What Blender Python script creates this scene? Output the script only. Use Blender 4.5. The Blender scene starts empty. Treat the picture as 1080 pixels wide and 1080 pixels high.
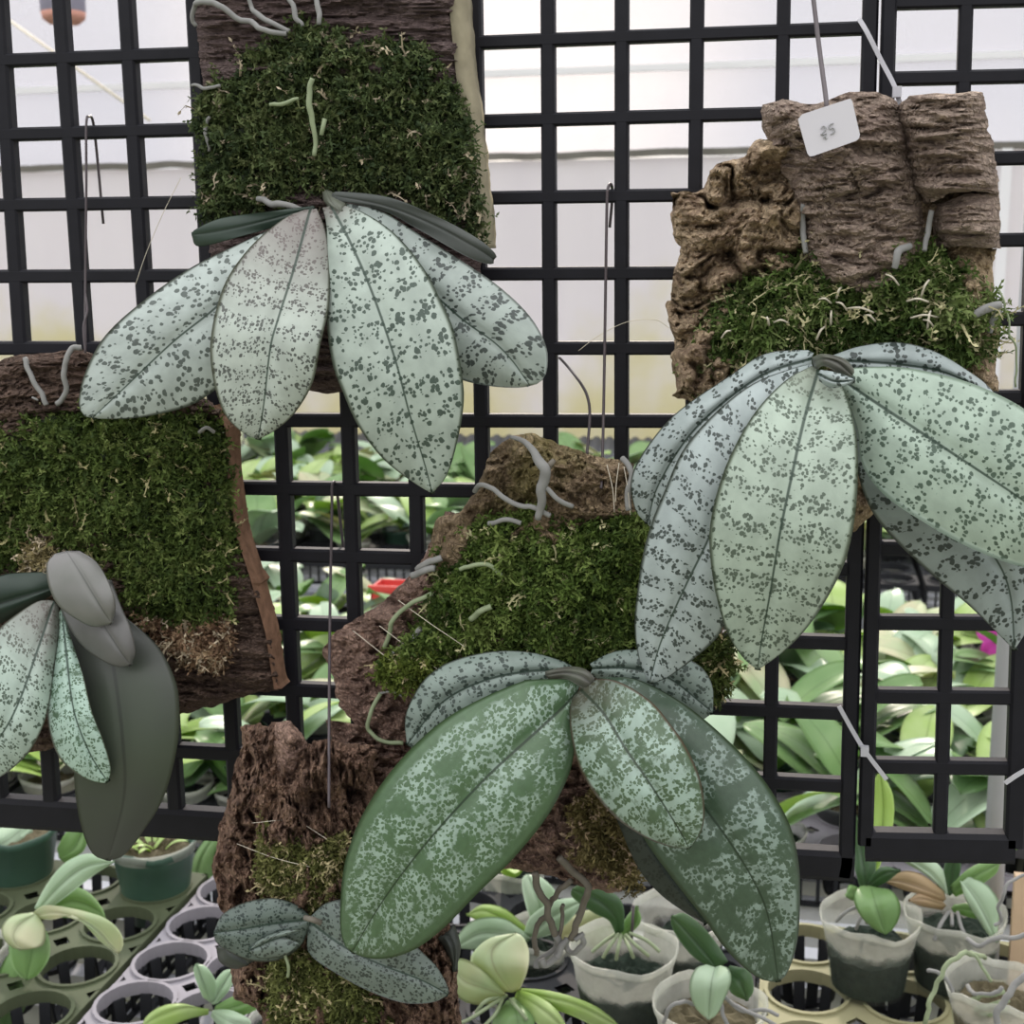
import bpy, math, random
import numpy as np
from mathutils import Matrix, Vector

rng = np.random.default_rng(7)
random.seed(7)
SC = bpy.context.scene
COL = SC.collection

# ------------------------------------------------------------------ camera
F = 1421.0
def _rot(w):
    w = np.array(w, float); th = np.linalg.norm(w) + 1e-12; k = w / th
    K = np.array([[0, -k[2], k[1]], [k[2], 0, -k[0]], [-k[1], k[0], 0]])
    return np.eye(3) + np.sin(th) * K + (1 - np.cos(th)) * K @ K
CP = np.array([.1722, -.7304, .1392])
RC = _rot([.2014, .2071, .0099]) @ np.array([[1, 0, 0], [0, 0, -1], [0, 1, 0]], float)

cam = bpy.data.cameras.new('camera'); camo = bpy.data.objects.new('camera', cam); COL.objects.link(camo)
right, down, fwd = RC
camo.matrix_world = Matrix(((right[0], -down[0], -fwd[0], CP[0]), (right[1], -down[1], -fwd[1], CP[1]),
                            (right[2], -down[2], -fwd[2], CP[2]), (0, 0, 0, 1)))
cam.sensor_width = 36; cam.lens = 36 * F / 1080
cam.clip_start = .02; cam.clip_end = 100
cam.dof.use_dof = True; cam.dof.focus_distance = .66; cam.dof.aperture_fstop = cam.lens / 2.2
SC.camera = camo

def rays(P):
    P = np.atleast_2d(np.asarray(P, float))[:, :2]
    q = np.stack([(P[:, 0] - 540) / F, (P[:, 1] - 540) / F, np.ones(len(P))], 1)
    return q @ RC
def at(P, d):
    """points on the plane d metres in front of the trellis"""
    r = rays(P); d = np.broadcast_to(np.asarray(d, float), (len(r),))
    return CP + r * ((-d - CP[1]) / r[:, 1])[:, None]
def atz(x, y, z):
    r = rays([(x, y)])[0]
    return CP + r * ((z - CP[2]) / r[2])

# ------------------------------------------------------------------ noise
def _hash(i, j, k, s):
    h = (i * 374761393 + j * 668265263 + k * 2147483647 + s * 974634777) & 0xFFFFFFFF
    h = ((h ^ (h >> 13)) * 1274126177) & 0xFFFFFFFF
    h = h ^ (h >> 16)
    return (h & 0xFFFFFF) / float(0xFFFFFF)
def vnoise(P, s=0):
    P = np.asarray(P, float); i = np.floor(P).astype(np.int64); f = P - i; f = f * f * f * (f * (f * 6 - 15) + 10)
    r = 0
    for a in (0, 1):
        wx = f[:, 0] if a else 1 - f[:, 0]
        for b in (0, 1):
            wy = f[:, 1] if b else 1 - f[:, 1]
            for c in (0, 1):
                wz = f[:, 2] if c else 1 - f[:, 2]
                r = r + wx * wy * wz * _hash(i[:, 0] + a, i[:, 1] + b, i[:, 2] + c, s)
    return r * 2 - 1
def fbm(P, o=4, s=0):
    r = 0; a = 1; t = 0
    for k in range(o):
        r = r + a * vnoise(P * (2 ** k) + 17.3 * k, s + k); t += a; a *= .5
    return r / t
def ridged(P, o=3, s=0):
    r = 0; a = 1; t = 0
    for k in range(o):
        r = r + a * (1 - np.abs(vnoise(P * (2 ** k) + 9.1 * k, s + k)) * 2); t += a; a *= .5
    return r / t

# ------------------------------------------------------------------ objects
def empty(name, loc, label=None, cat=None, group=None):
    o = bpy.data.objects.new(name, None); COL.objects.link(o); o.location = [float(v) for v in loc]
    o.empty_display_size = .02
    if label: o['label'] = label
    if cat: o['category'] = cat
    if group: o['group'] = group
    return o
def mk(name, V, Fc, mat, parent=None, smooth=True, uv=None, uv2=None, col=None, label=None, cat=None, kind=None, group=None, local=False, origin=None):
    V = np.asarray(V, float)
    if parent is not None and not local: V = V - np.array(parent.location if origin is None else origin)
    m = bpy.data.meshes.new(name)
    if isinstance(Fc, np.ndarray) and Fc.ndim == 2:
        n = Fc.shape[1]
        m.vertices.add(len(V)); m.vertices.foreach_set('co', V.astype(np.float32).ravel())
        m.loops.add(Fc.size); m.loops.foreach_set('vertex_index', Fc.astype(np.int32).ravel())
        m.polygons.add(len(Fc)); m.polygons.foreach_set('loop_start', np.arange(0, Fc.size, n, dtype=np.int32))
        m.update(calc_edges=True)
    else:
        m.from_pydata([tuple(v) for v in V], [], [tuple(int(i) for i in f) for f in Fc])
    m.polygons.foreach_set('use_smooth', np.full(len(m.polygons), bool(smooth)))
    li = np.zeros(len(m.loops), np.int32); m.loops.foreach_get('vertex_index', li)
    for nm, u in (('UVMap', uv), ('UVNorm', uv2)):
        if u is not None:
            l = m.uv_layers.new(name=nm); l.data.foreach_set('uv', np.asarray(u, np.float32)[li].ravel())
    if col is not None:
        a = m.color_attributes.new('Col', 'FLOAT_COLOR', 'POINT')
        c = np.ones((len(V), 4), np.float32); c[:, :3] = col; a.data.foreach_set('color', c.ravel())
    m.materials.append(mat); m.update()
    o = bpy.data.objects.new(name, m); COL.objects.link(o)
    if parent is not None: o.parent = parent
    if label: o['label'] = label
    if cat: o['category'] = cat
    if kind: o['kind'] = kind
    if group: o['group'] = group
    return o
class MB:
    def __init__(s): s.V = []; s.F = []; s.n = 0
    def add(s, V, Fc):
        V = np.asarray(V, float); s.V.append(V); s.F += [[int(i) + s.n for i in f] for f in Fc]; s.n += len(V)
    def box(s, a, b):
        x0, y0, z0 = a; x1, y1, z1 = b
        s.add([(x0,y0,z0),(x1,y0,z0),(x1,y1,z0),(x0,y1,z0),(x0,y0,z1),(x1,y0,z1),(x1,y1,z1),(x0,y1,z1)],
              [(0,3,2,1),(4,5,6,7),(0,1,5,4),(1,2,6,5),(2,3,7,6),(3,0,4,7)])
    def tube(s, P, r, n=8):
        V, Fc = tube_geo(P, r, n); s.add(V, Fc)
    def lathe(s, prof, c=(0, 0, 0), n=24, closed=False):
        prof = np.asarray(prof, float); k = len(prof); th = np.arange(n) * 2 * math.pi / n
        V = np.stack([np.outer(prof[:, 0], np.cos(th)), np.outer(prof[:, 0], np.sin(th)), np.outer(prof[:, 1], np.ones(n))], 2).reshape(-1, 3) + np.array(c)
        Fc = []
        for i in range(k - 1 if not closed else k):
            j = (i + 1) % k
            for a in range(n): b = (a + 1) % n; Fc.append((i*n+a, i*n+b, j*n+b, j*n+a))
        s.add(V, Fc)
    def obj(s, name, mat, parent=None, **kw): return mk(name, np.concatenate(s.V), s.F, mat, parent, **kw)
def cr(P, n=8):
    P = np.asarray(P, float)
    if len(P) < 3: return P
    Q = np.vstack([2 * P[0] - P[1], P, 2 * P[-1] - P[-2]]); t = np.linspace(0, 1, n, endpoint=False)[:, None]; out = []
    for i in range(1, len(Q) - 2):
        a, b, c, d = Q[i-1], Q[i], Q[i+1], Q[i+2]
        out.append(.5 * (2*b + (c - a)*t + (2*a - 5*b + 4*c - d)*t*t + (3*b - a - 3*c + d)*t**3))
    return np.vstack(out + [P[-1:]])
def resample(P, n, smooth=True, dims=2):
    P = np.asarray(P, float)
    if smooth: P = cr(P)
    l = np.r_[0, np.cumsum(np.linalg.norm(np.diff(P[:, :dims], axis=0), axis=1))]
    t = np.linspace(0, l[-1], n)
    return np.stack([np.interp(t, l, P[:, k]) for k in range(P.shape[1])], 1)
def tube_geo(P, r, n=8):
    P = np.asarray(P, float); k = len(P); r = np.broadcast_to(np.asarray(r, float), (k,))
    T = np.gradient(P, axis=0); T /= np.linalg.norm(T, axis=1)[:, None] + 1e-12
    u = np.cross(T[0], [0.31, 0.2, 0.93]); u /= np.linalg.norm(u); V = []
    for i in range(k):
        u = u - T[i] * np.dot(u, T[i]); u /= np.linalg.norm(u) + 1e-12; w = np.cross(T[i], u)
        for a in range(n):
            th = 2 * math.pi * a / n; V.append(P[i] + r[i] * (math.cos(th) * u + math.sin(th) * w))
    Fc = []
    for i in range(k - 1):
        for a in range(n): b = (a + 1) % n; Fc.append((i*n+a, i*n+b, (i+1)*n+b, (i+1)*n+a))
    Fc.append(tuple(range(n))[::-1]); Fc.append(tuple((k-1)*n + a for a in range(n)))
    return np.array(V), Fc
def tube(name, P, r, mat, parent, n=8, dens=8, jitter=0., **kw):
    """P: (px, py, d) points"""
    P = cr(np.asarray(P, float), dens); W = at(P, P[:, 2])
    if jitter: W = W + jitter * np.stack([fbm(W * 90 + 5, 2, 31), fbm(W * 90 + 9, 2, 41), fbm(W * 90 + 2, 2, 51)], 1)
    if 'root' in name: r = [q * .72 for q in r] if isinstance(r, (list, tuple)) else r * .72
    if name == 'thread': r = r * .6
    if isinstance(r, (list, tuple)): r = np.interp(np.linspace(0, 1, len(W)), np.linspace(0, 1, len(r)), r)
    V, Fc = tube_geo(W, r, n); return mk(name, V, Fc, mat, parent, **kw)

# ------------------------------------------------------------------ materials
class N:
    def __init__(s, name):
        s.m = bpy.data.materials.new(name); s.m.use_nodes = True; s.t = s.m.node_tree; s.t.nodes.clear()
        s.out = s.new('ShaderNodeOutputMaterial')
    def new(s, ty, **kw):
        n = s.t.nodes.new(ty)
        for k, v in kw.items(): setattr(n, k, v)
        return n
    def set(s, sock, v):
        if hasattr(v, 'is_output') or isinstance(v, bpy.types.NodeSocket): s.t.links.new(v, sock)
        elif isinstance(v, (tuple, list)) and len(v) == 3 and sock.type == 'RGBA': sock.default_value = (*v, 1)
        else: sock.default_value = v
    def math(s, op, a, b=0., c=None, clamp=False):
        n = s.new('ShaderNodeMath', operation=op, use_clamp=clamp); s.set(n.inputs[0], a); s.set(n.inputs[1], b)
        if c is not None: s.set(n.inputs[2], c)
        return n.outputs[0]
    def mix(s, f, a, b):
        n = s.new('ShaderNodeMix', data_type='RGBA'); s.set(n.inputs[0], f); s.set(n.inputs[6], a); s.set(n.inputs[7], b); return n.outputs[2]
    def step(s, x, lo, hi):
        n = s.new('ShaderNodeMapRange', interpolation_type='SMOOTHSTEP'); s.set(n.inputs[0], x); s.set(n.inputs[1], lo); s.set(n.inputs[2], hi); return n.outputs[0]
    def noise(s, vec, scale, detail=2., rough=.5, dist=0.):
        n = s.new('ShaderNodeTexNoise'); s.set(n.inputs['Vector'], vec); s.set(n.inputs['Scale'], scale); s.set(n.inputs['Detail'], detail)
        s.set(n.inputs['Roughness'], rough); s.set(n.inputs['Distortion'], dist); return n.outputs['Fac']
    def vor(s, vec, scale, feature='F1', rnd=1.):
        n = s.new('ShaderNodeTexVoronoi', feature=feature); s.set(n.inputs['Vector'], vec); s.set(n.inputs['Scale'], scale); s.set(n.inputs['Randomness'], rnd); return n
    def vmul(s, v, k):
        n = s.new('ShaderNodeVectorMath', operation='MULTIPLY'); s.set(n.inputs[0], v); n.inputs[1].default_value = k; return n.outputs[0]
    def vadd(s, v, k):
        n = s.new('ShaderNodeVectorMath', operation='ADD'); s.set(n.inputs[0], v); s.set(n.inputs[1], k); return n.outputs[0]
    def coord(s, which='Object'): return s.new('ShaderNodeTexCoord').outputs[which]
    def pos(s): return s.new('ShaderNodeNewGeometry').outputs['Position']
    def bump(s, h, st=.3, d=.002):
        n = s.new('ShaderNodeBump'); s.set(n.inputs['Height'], h); n.inputs['Strength'].default_value = st; n.inputs['Distance'].default_value = d; return n.outputs[0]
    def pbr(s, col, rough=.5, spec=.5, normal=None, trans=0., tcol=None, coat=0.):
        p = s.new('ShaderNodeBsdfPrincipled'); s.set(p.inputs['Base Color'], col); s.set(p.inputs['Roughness'], rough); s.set(p.inputs['Specular IOR Level'], spec)
        if coat: p.inputs['Coat Weight'].default_value = coat; p.inputs['Coat Roughness'].default_value = .25
        if normal is not None: s.set(p.inputs['Normal'], normal)
        sh = p.outputs[0]
        if trans:
            tr = s.new('ShaderNodeBsdfTranslucent'); s.set(tr.inputs[0], tcol if tcol is not None else col)
            mx = s.new('ShaderNodeMixShader'); mx.inputs[0].default_value = trans; s.t.links.new(sh, mx.inputs[1]); s.t.links.new(tr.outputs[0], mx.inputs[2]); sh = mx.outputs[0]
        return sh
    def done(s, sh): s.t.links.new(sh, s.out.inputs[0]); return s.m
def simple(name, col, rough=.5, spec=.5, var=.15, scale=60, bump=0., trans=0., metal=0., tcol=None):
    m = N(name); c = m.coord(); n = m.noise(c, scale, 3)
    k = m.math('MULTIPLY_ADD', n, 2 * var, 1 - var)
    cm = m.new('ShaderNodeVectorMath', operation='SCALE'); cm.inputs[0].default_value = col; m.set(cm.inputs['Scale'], k)
    nm = m.bump(n, bump, .002) if bump else None
    sh = m.pbr(cm.outputs[0], rough, spec, nm, trans, tcol)
    if metal:
        for nd in m.t.nodes:
            if nd.type == 'BSDF_PRINCIPLED': nd.inputs['Metallic'].default_value = metal
    return m.done(sh)

def leaf_mat(name, silver, dark, sp=4.2, dens=.33, band=.5, bandl=17., patch=None, edge=None, purple=None, rough=.42, seed=0., margin=0., mid=(.02,.045,.03), coat=0., rad=.27):
    """spotted leaf: uv in metres (u along, v across); UVNorm = (t, s)"""
    m = N(name)
    uv = m.new('ShaderNodeUVMap', uv_map='UVMap').outputs[0]; un = m.new('ShaderNodeUVMap', uv_map='UVNorm').outputs[0]
    mm = m.vadd(m.vmul(uv, (1000, 1000, 0)), (seed * 37.1, seed * 11.7, 0))
    sx = m.new('ShaderNodeSeparateXYZ'); m.set(sx.inputs[0], mm); u = sx.outputs[0]
    sn = m.new('ShaderNodeSeparateXYZ'); m.set(sn.inputs[0], un); t, s = sn.outputs[0], m.math('ABSOLUTE', sn.outputs[1])
    sv = m.new('ShaderNodeSeparateXYZ'); m.set(sv.inputs[0], uv); vv = m.math('ABSOLUTE', sv.outputs[1])
    warp = m.new('ShaderNodeTexNoise'); m.set(warp.inputs['Vector'], mm); warp.inputs['Scale'].default_value = .35; warp.inputs['Detail'].default_value = 2
    wv = m.vadd(warp.outputs['Color'], (-.5, -.5, -.5)); mw = m.vadd(mm, m.vmul(wv, (1.5, 1.5, 0)))
    nlow = m.noise(mm, .05, 2); sp = sp * .60; dens = dens * 1.12
    bnd = m.math('SINE', m.math('MULTIPLY_ADD', nlow, 7., m.math('MULTIPLY_ADD', s, 1.6, m.math('MULTIPLY', u, 2 * math.pi / (bandl * .72)))))
    bnd2 = m.math('MULTIPLY', bnd, band * 1.75)
    loc = m.math('MULTIPLY_ADD', m.math('SUBTRACT', m.noise(mm, .16, 2), .5), 1.3, m.math('ADD', bnd2, 1.))
    spots = None
    for k, (sc, w) in enumerate(((1 / sp, 1.), (1.35 / sp, .75))):
        v = m.vor(m.vadd(mw, (k * 91., 3., 0)), sc, rnd=.9)
        cc = m.new('ShaderNodeSeparateColor'); m.set(cc.inputs[0], v.outputs['Color'])
        p = m.math('MULTIPLY', loc, dens * 2.0 * w)
        on = m.step(m.math('SUBTRACT', p, cc.outputs[0]), -.03, .06)
        r = m.math('MULTIPLY', on, m.math('MULTIPLY_ADD', cc.outputs[1], .24, rad))
        sp_ = m.step(m.math('SUBTRACT', r, v.outputs['Distance']), -.02, .05)
        spots = sp_ if spots is None else m.math('MAXIMUM', spots, sp_)
    mask = spots
    if patch is not None:
        pn = m.noise(m.vmul(mm, (1, 1, 0)), .06, 5, .68)
        pm = m.step(m.math('ADD', pn, m.math('MULTIPLY', bnd, .05)), patch + .04, patch - .04)
        mask = m.math('MAXIMUM', mask, pm)
    if margin: mask = m.math('MAXIMUM', mask, m.step(m.math('MULTIPLY_ADD', nlow, .25, s), 1.12 - margin, 1.12 - margin + .1))
    sv2 = m.noise(mm, .09, 3)
    sil = m.mix(m.step(sv2, .3, .7), tuple(c * .88 for c in silver), tuple(min(1, c * 1.1) for c in silver))
    dk = m.mix(m.noise(mm, .3, 2), tuple(c * .75 for c in dark), tuple(c * 1.3 for c in dark))
    col = m.mix(mask, sil, dk)
    if purple is not None:
        pc, lo, hi = purple
        col = m.mix(m.math('MULTIPLY', m.step(t, hi, lo), .75), col, pc)
    col = m.mix(m.math('MULTIPLY', m.step(s, .93, .985), .8), col, edge if edge else dark)
    wid = m.math('MULTIPLY_ADD', t, -.0007, .0012)
    col = m.mix(m.math('MULTIPLY', m.math('SUBTRACT', 1, m.step(vv, m.math('MULTIPLY', wid, .35), wid)), .88), col, mid)
    h = m.math('MULTIPLY_ADD', m.noise(m.vmul(mm, (.25, 1.5, 0)), .5, 2), .5, m.noise(mm, 1.2, 2))
    sh = m.pbr(col, rough, .45, m.bump(h, .10, .001), .07, (.18, .3, .08), coat=coat)
    return m.done(sh)

def plain_leaf(name, a, b, rough=.4, trans=.25, tcol=None, seed=0, spec=.45, scale=14):
    m = N(name); c = m.vadd(m.coord(), (seed, seed * 2.3, 0)); n = m.noise(c, scale, 3)
    col = m.mix(m.step(n, .3, .7), a, b)
    f = m.noise(m.vmul(c, (1, 1, 1)), 160, 2)
    un = m.new('ShaderNodeUVMap', uv_map='UVNorm').outputs[0]
    sn = m.new('ShaderNodeSeparateXYZ'); m.set(sn.inputs[0], un); s = m.math('ABSOLUTE', sn.outputs[1])
    col = m.mix(m.math('MULTIPLY', m.math('SUBTRACT', 1, m.step(s, .015, .05)), .55), col, tuple(x * .4 for x in a))
    return m.done(m.pbr(col, rough, spec, m.bump(f, .06, .001), trans, tcol))

def bark_mat(name, cols, crack=(.02, .014, .012), anis=(1, 1, 1), sc=1., seed=0., moss=None, bump=.9):
    m = N(name); p = m.vadd(m.vmul(m.pos(), anis), (seed, seed * 1.7, seed * .3))
    n1 = m.noise(p, 60 * sc, 6, .68, .5); n2 = m.noise(p, 360 * sc, 5, .7, .4); n3 = m.noise(p, 9 * sc, 2)
    col = m.mix(m.step(n1, .36, .62), cols[0], cols[1])
    col = m.mix(m.step(n3, .42, .72), col, cols[2])
    col = m.mix(m.math('MULTIPLY', m.step(n2, .50, .68), .55), col, tuple(min(1, c * 1.6) for c in cols[1]))
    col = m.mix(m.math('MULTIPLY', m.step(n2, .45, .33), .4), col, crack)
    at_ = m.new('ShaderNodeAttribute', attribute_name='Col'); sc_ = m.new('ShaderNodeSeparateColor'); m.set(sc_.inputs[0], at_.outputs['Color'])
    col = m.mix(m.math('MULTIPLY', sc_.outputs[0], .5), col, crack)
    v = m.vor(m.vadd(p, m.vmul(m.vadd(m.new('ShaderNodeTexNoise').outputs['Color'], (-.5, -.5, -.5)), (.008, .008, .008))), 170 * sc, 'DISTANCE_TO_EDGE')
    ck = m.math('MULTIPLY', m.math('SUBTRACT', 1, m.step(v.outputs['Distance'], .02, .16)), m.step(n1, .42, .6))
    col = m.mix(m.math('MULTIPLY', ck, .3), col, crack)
    if moss: col = m.mix(m.math('MULTIPLY', m.step(m.noise(p, 17, 4, .6), .56, .70), .5), col, moss)
    h = m.math('ADD', m.math('MULTIPLY', n2, 1.), m.math('MULTIPLY_ADD', ck, -.8, n1))
    return m.done(m.pbr(col, .88, .2, m.bump(h, bump, .005)))

def attr_mat(name, rough=.75, trans=.2):
    m = N(name); a = m.new('ShaderNodeAttribute', attribute_name='Col').outputs['Color']
    return m.done(m.pbr(a, rough, .25, None, trans, a))

SIL = (.385, .455, .40); DRK = (.060, .088, .070)
M = {}
M['black'] = simple('black_plastic', (.011, .011, .015), .55, .22, .3, 90, .12)
M['wire'] = simple('dark_wire', (.07, .055, .06), .45, .5, .2, 200)
M['root'] = simple('grey_root', (.23, .23, .22), .75, .3, .25, 120, .2)
M['rootdark'] = simple('brown_grey_root', (.15, .135, .11), .7, .3, .3, 120, .2)
M['rootgreen'] = simple('greenish_root', (.24, .29, .17), .6, .35, .25, 100, .1)
M['thread'] = simple('pale_thread', (.62, .57, .46), .6, .3, .1)
M['moss'] = attr_mat('moss_strands')
M['zip'] = simple('white_nylon', (.62, .62, .66), .4, .5, .05, 60, 0, .25)
M['tag'] = simple('white_tag_card', (.60, .585, .62), .45, .4, .04, 40)
M['ink'] = simple('faded_pencil', (.36, .36, .37), .8, .1, .1)
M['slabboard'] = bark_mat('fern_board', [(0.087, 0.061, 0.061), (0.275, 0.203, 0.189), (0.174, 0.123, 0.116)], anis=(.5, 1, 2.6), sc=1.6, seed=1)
M['boardedge'] = simple('pale_board_edge', (.30, .27, .19), .9, .1, .35, 110, .4)
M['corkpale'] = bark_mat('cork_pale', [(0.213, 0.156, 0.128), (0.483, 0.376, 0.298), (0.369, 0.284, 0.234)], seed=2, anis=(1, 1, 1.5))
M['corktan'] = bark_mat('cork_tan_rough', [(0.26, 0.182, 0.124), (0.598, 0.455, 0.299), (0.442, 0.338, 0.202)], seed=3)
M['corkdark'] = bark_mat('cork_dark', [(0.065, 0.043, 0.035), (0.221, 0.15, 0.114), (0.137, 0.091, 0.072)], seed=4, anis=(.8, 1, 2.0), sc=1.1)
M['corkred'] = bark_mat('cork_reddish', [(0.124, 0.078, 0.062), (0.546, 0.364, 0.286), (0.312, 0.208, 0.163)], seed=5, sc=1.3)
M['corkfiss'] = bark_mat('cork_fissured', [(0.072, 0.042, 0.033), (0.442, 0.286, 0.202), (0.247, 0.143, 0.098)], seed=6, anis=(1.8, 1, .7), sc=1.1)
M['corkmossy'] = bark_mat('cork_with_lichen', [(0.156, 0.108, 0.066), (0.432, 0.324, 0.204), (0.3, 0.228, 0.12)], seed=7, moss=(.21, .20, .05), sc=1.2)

M['A'] = leaf_mat('leaf_silver_spotted', SIL, DRK, 5.6, .30, .45, 21., seed=1, purple=((.13, .10, .09), .0, .10), edge=(.05, .07, .05))
M['A1'] = leaf_mat('leaf_silver_round_spots', (.40, .46, .43), (.085, .105, .095), 6.6, .33, .35, 26., seed=2, edge=(.04, .05, .04))
M['A2'] = leaf_mat('leaf_silver_purple_flush', (.42, .475, .42), (.085, .095, .085), 3.6, .31, .5, 16., seed=3, purple=((.16, .12, .115), .02, .55), edge=(.09, .10, .07))
M['A4'] = leaf_mat('leaf_silver_banded', (.37, .43, .395), (.065, .08, .075), 5.6, .33, .75, 19., seed=4, edge=(.035, .045, .035))
M['B1'] = leaf_mat('leaf_pale_green_banded', (.365, .445, .365), (.085, .115, .085), 4.2, .40, .55, 19., seed=5, purple=((.24, .27, .21), .0, .16), edge=(.06, .08, .05))
M['B2'] = leaf_mat('leaf_pale_green_dotted', (.385, .485, .40), (.075, .115, .085), 4.6, .30, .30, 24., seed=6, edge=(.09, .14, .09))
M['B3'] = leaf_mat('leaf_grey_banded', (.36, .42, .41), (.050, .065, .060), 4.4, .33, .80, 16., seed=7, edge=(.03, .04, .03))
M['B6'] = leaf_mat('leaf_grey_blotched', (.29, .34, .33), (.040, .052, .048), 5.4, .34, .8, 22., seed=8, edge=(.03, .035, .03))
M['C1'] = leaf_mat('leaf_green_silver_marbled', (.265, .36, .29), (.070, .130, .062), 4.2, .52, .2, 30., patch=.465, margin=.22, rad=.34, seed=9, edge=(.05, .10, .04), mid=(.012, .03, .012), rough=.36, coat=.15)
M['C2'] = leaf_mat('leaf_green_silver_young', (.29, .39, .325), (.070, .118, .062), 3.8, .50, .6, 13., patch=.43, margin=.08, rad=.34, seed=10, purple=((.075, .055, .045), .0, .30), edge=(.13, .08, .06), mid=(.02, .035, .018), rough=.36, coat=.15)
M['C3'] = leaf_mat('leaf_dark_green_marbled', (.225, .30, .255), (.052, .088, .055), 4.6, .46, .3, 22., patch=.495, margin=.16, rad=.34, seed=11, edge=(.04, .07, .035), mid=(.012, .028, .014), rough=.38, coat=.12)
M['C4'] = leaf_mat('leaf_blue_green_mottled', (.225, .285, .25), (.045, .065, .055), 4.8, .50, .5, 14., seed=12, edge=(.04, .05, .04))
M['C5'] = leaf_mat('leaf_shaded_dark', (.030, .040, .034), (.012, .017, .015), 4.4, .40, .5, 14., seed=13)  # near-black green of the lower leaf's underside
M['D5'] = leaf_mat('leaf_mint_spotted', (.38, .475, .41), (.070, .10, .075), 3.8, .33, .5, 18., seed=14, purple=((.14, .115, .105), .05, .45), edge=(.10, .10, .08))
M['D4'] = leaf_mat('leaf_mint_mottled', (.38, .52, .44), (.080, .14, .085), 3.2, .40, .5, 12., patch=.40, margin=.1, seed=15, edge=(.10, .09, .07))
M['E1'] = leaf_mat('leaf_small_dark_spotted', (.11, .145, .125), (.018, .032, .028), 3.4, .40, .4, 14., seed=16, edge=(.05, .05, .045))
M['E2'] = leaf_mat('leaf_small_grey_spotted', (.15, .19, .165), (.038, .050, .044), 3.6, .42, .4, 14., seed=17, edge=(.05, .06, .05))
M['plum'] = plain_leaf('leaf_plum_grey', (.115, .125, .105), (.19, .185, .18), .34, .02, scale=22)
M['plum2'] = plain_leaf('leaf_plum_dark', (.085, .09, .082), (.155, .15, .15), .34, .02, scale=22)
M['dolive'] = plain_leaf('leaf_dark_olive', (.046, .050, .044), (.050, .064, .044), .42, .02, scale=14)
M['dgreen'] = plain_leaf('leaf_deep_green', (.016, .032, .022), (.026, .046, .032), .45, .02, scale=30)
M['under'] = plain_leaf('leaf_underside', (.042, .050, .044), (.062, .070, .062), .5, .02, scale=40)
M['petiole'] = plain_leaf('petiole_tissue', (.085, .085, .07), (.125, .14, .105), .45, .02, scale=60)

M['lf0'] = plain_leaf('orchid_leaf_yellow_green', (.36, .52, .13), (.52, .64, .30), .35, .35, (.5, .7, .1))
M['lf1'] = plain_leaf('orchid_leaf_mid_green', (.15, .27, .095), (.26, .40, .17), .34, .3, (.35, .6, .08), 3)
M['lf2'] = plain_leaf('orchid_leaf_blue_green', (.36, .50, .33), (.50, .62, .46), .34, .25, (.4, .6, .25), 5)
M['lf3'] = plain_leaf('orchid_leaf_dark_green', (.05, .10, .045), (.085, .155, .06), .34, .25, (.2, .4, .04), 7)
M['lf4'] = plain_leaf('orchid_leaf_cream_flushed', (.62, .58, .40), (.40, .52, .30), .36, .3, (.6, .65, .2), 9)  # cream patches of sunlight mixed into the green leaf colour
M['lf5'] = plain_leaf('orchid_leaf_tan', (.46, .33, .20), (.33, .25, .13), .5, .2, (.5, .35, .1), 11)
M['mix'] = simple('bark_potting_mix', (.018, .028, .020), .9, .2, .6, 160, .8)
M['mixbrown'] = simple('brown_potting_mix', (.10, .085, .05), .9, .2, .6, 160, .8)
M['floor'] = simple('greenhouse_floor', (.22, .22, .15), .95, .2, .5, 3, .3)
M['benchm'] = simple('bench_metal', (.55, .56, .60), .4, .5, .1, 40)
M['benchd'] = simple('bench_rail_grey', (.19, .20, .225), .5, .5, .15, 40)
M['trayblk'] = simple('tray_black', (.020, .021, .024), .65, .2, .3, 40, .1)
M['traygry'] = simple('tray_lavender_grey', (.27, .255, .28), .6, .2, .15, 30, .1)
M['trayolv'] = simple('tray_algae_green', (.075, .09, .05), .6, .2, .4, 18, .1)
M['traybei'] = simple('tray_algae_beige', (.30, .285, .165), .6, .2, .35, 14, .1)
M['potgrn'] = simple('green_plastic_pot', (.045, .095, .065), .35, .5, .15, 30, 0, .1)
M['potblk'] = simple('dark_plastic_pot', (.05, .055, .055), .4, .5, .3, 30)
M['pipe'] = simple('grey_pipe', (.52, .53, .56), .4, .5, .06, 20)
M['wood'] = simple('tan_wooden_stake', (.52, .38, .25), .7, .3, .25, 22, .2)
M['red'] = simple('red_plastic', (.75, .075, .07), .4, .5, .1, 20, 0, .15)
M['magenta'] = simple('magenta_petals', (.70, .10, .50), .5, .3, .15, 40, 0, .3, tcol=(.75, .15, .5))
M['terra'] = simple('terracotta', (.55, .28, .22), .8, .2, .15, 20)
M['lav'] = simple('pale_lavender_plastic', (.45, .42, .56), .6, .3, .1, 20)
M['shade'] = simple('dark_corrugated_sheet', (.075, .08, .095), .55, .4, .25, 12)
M['rail'] = simple('weathered_rail', (.16, .15, .13), .8, .2, .4, 12)
M['white'] = simple('white_painted_metal', (.80, .79, .80), .5, .4, .05, 10)
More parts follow.
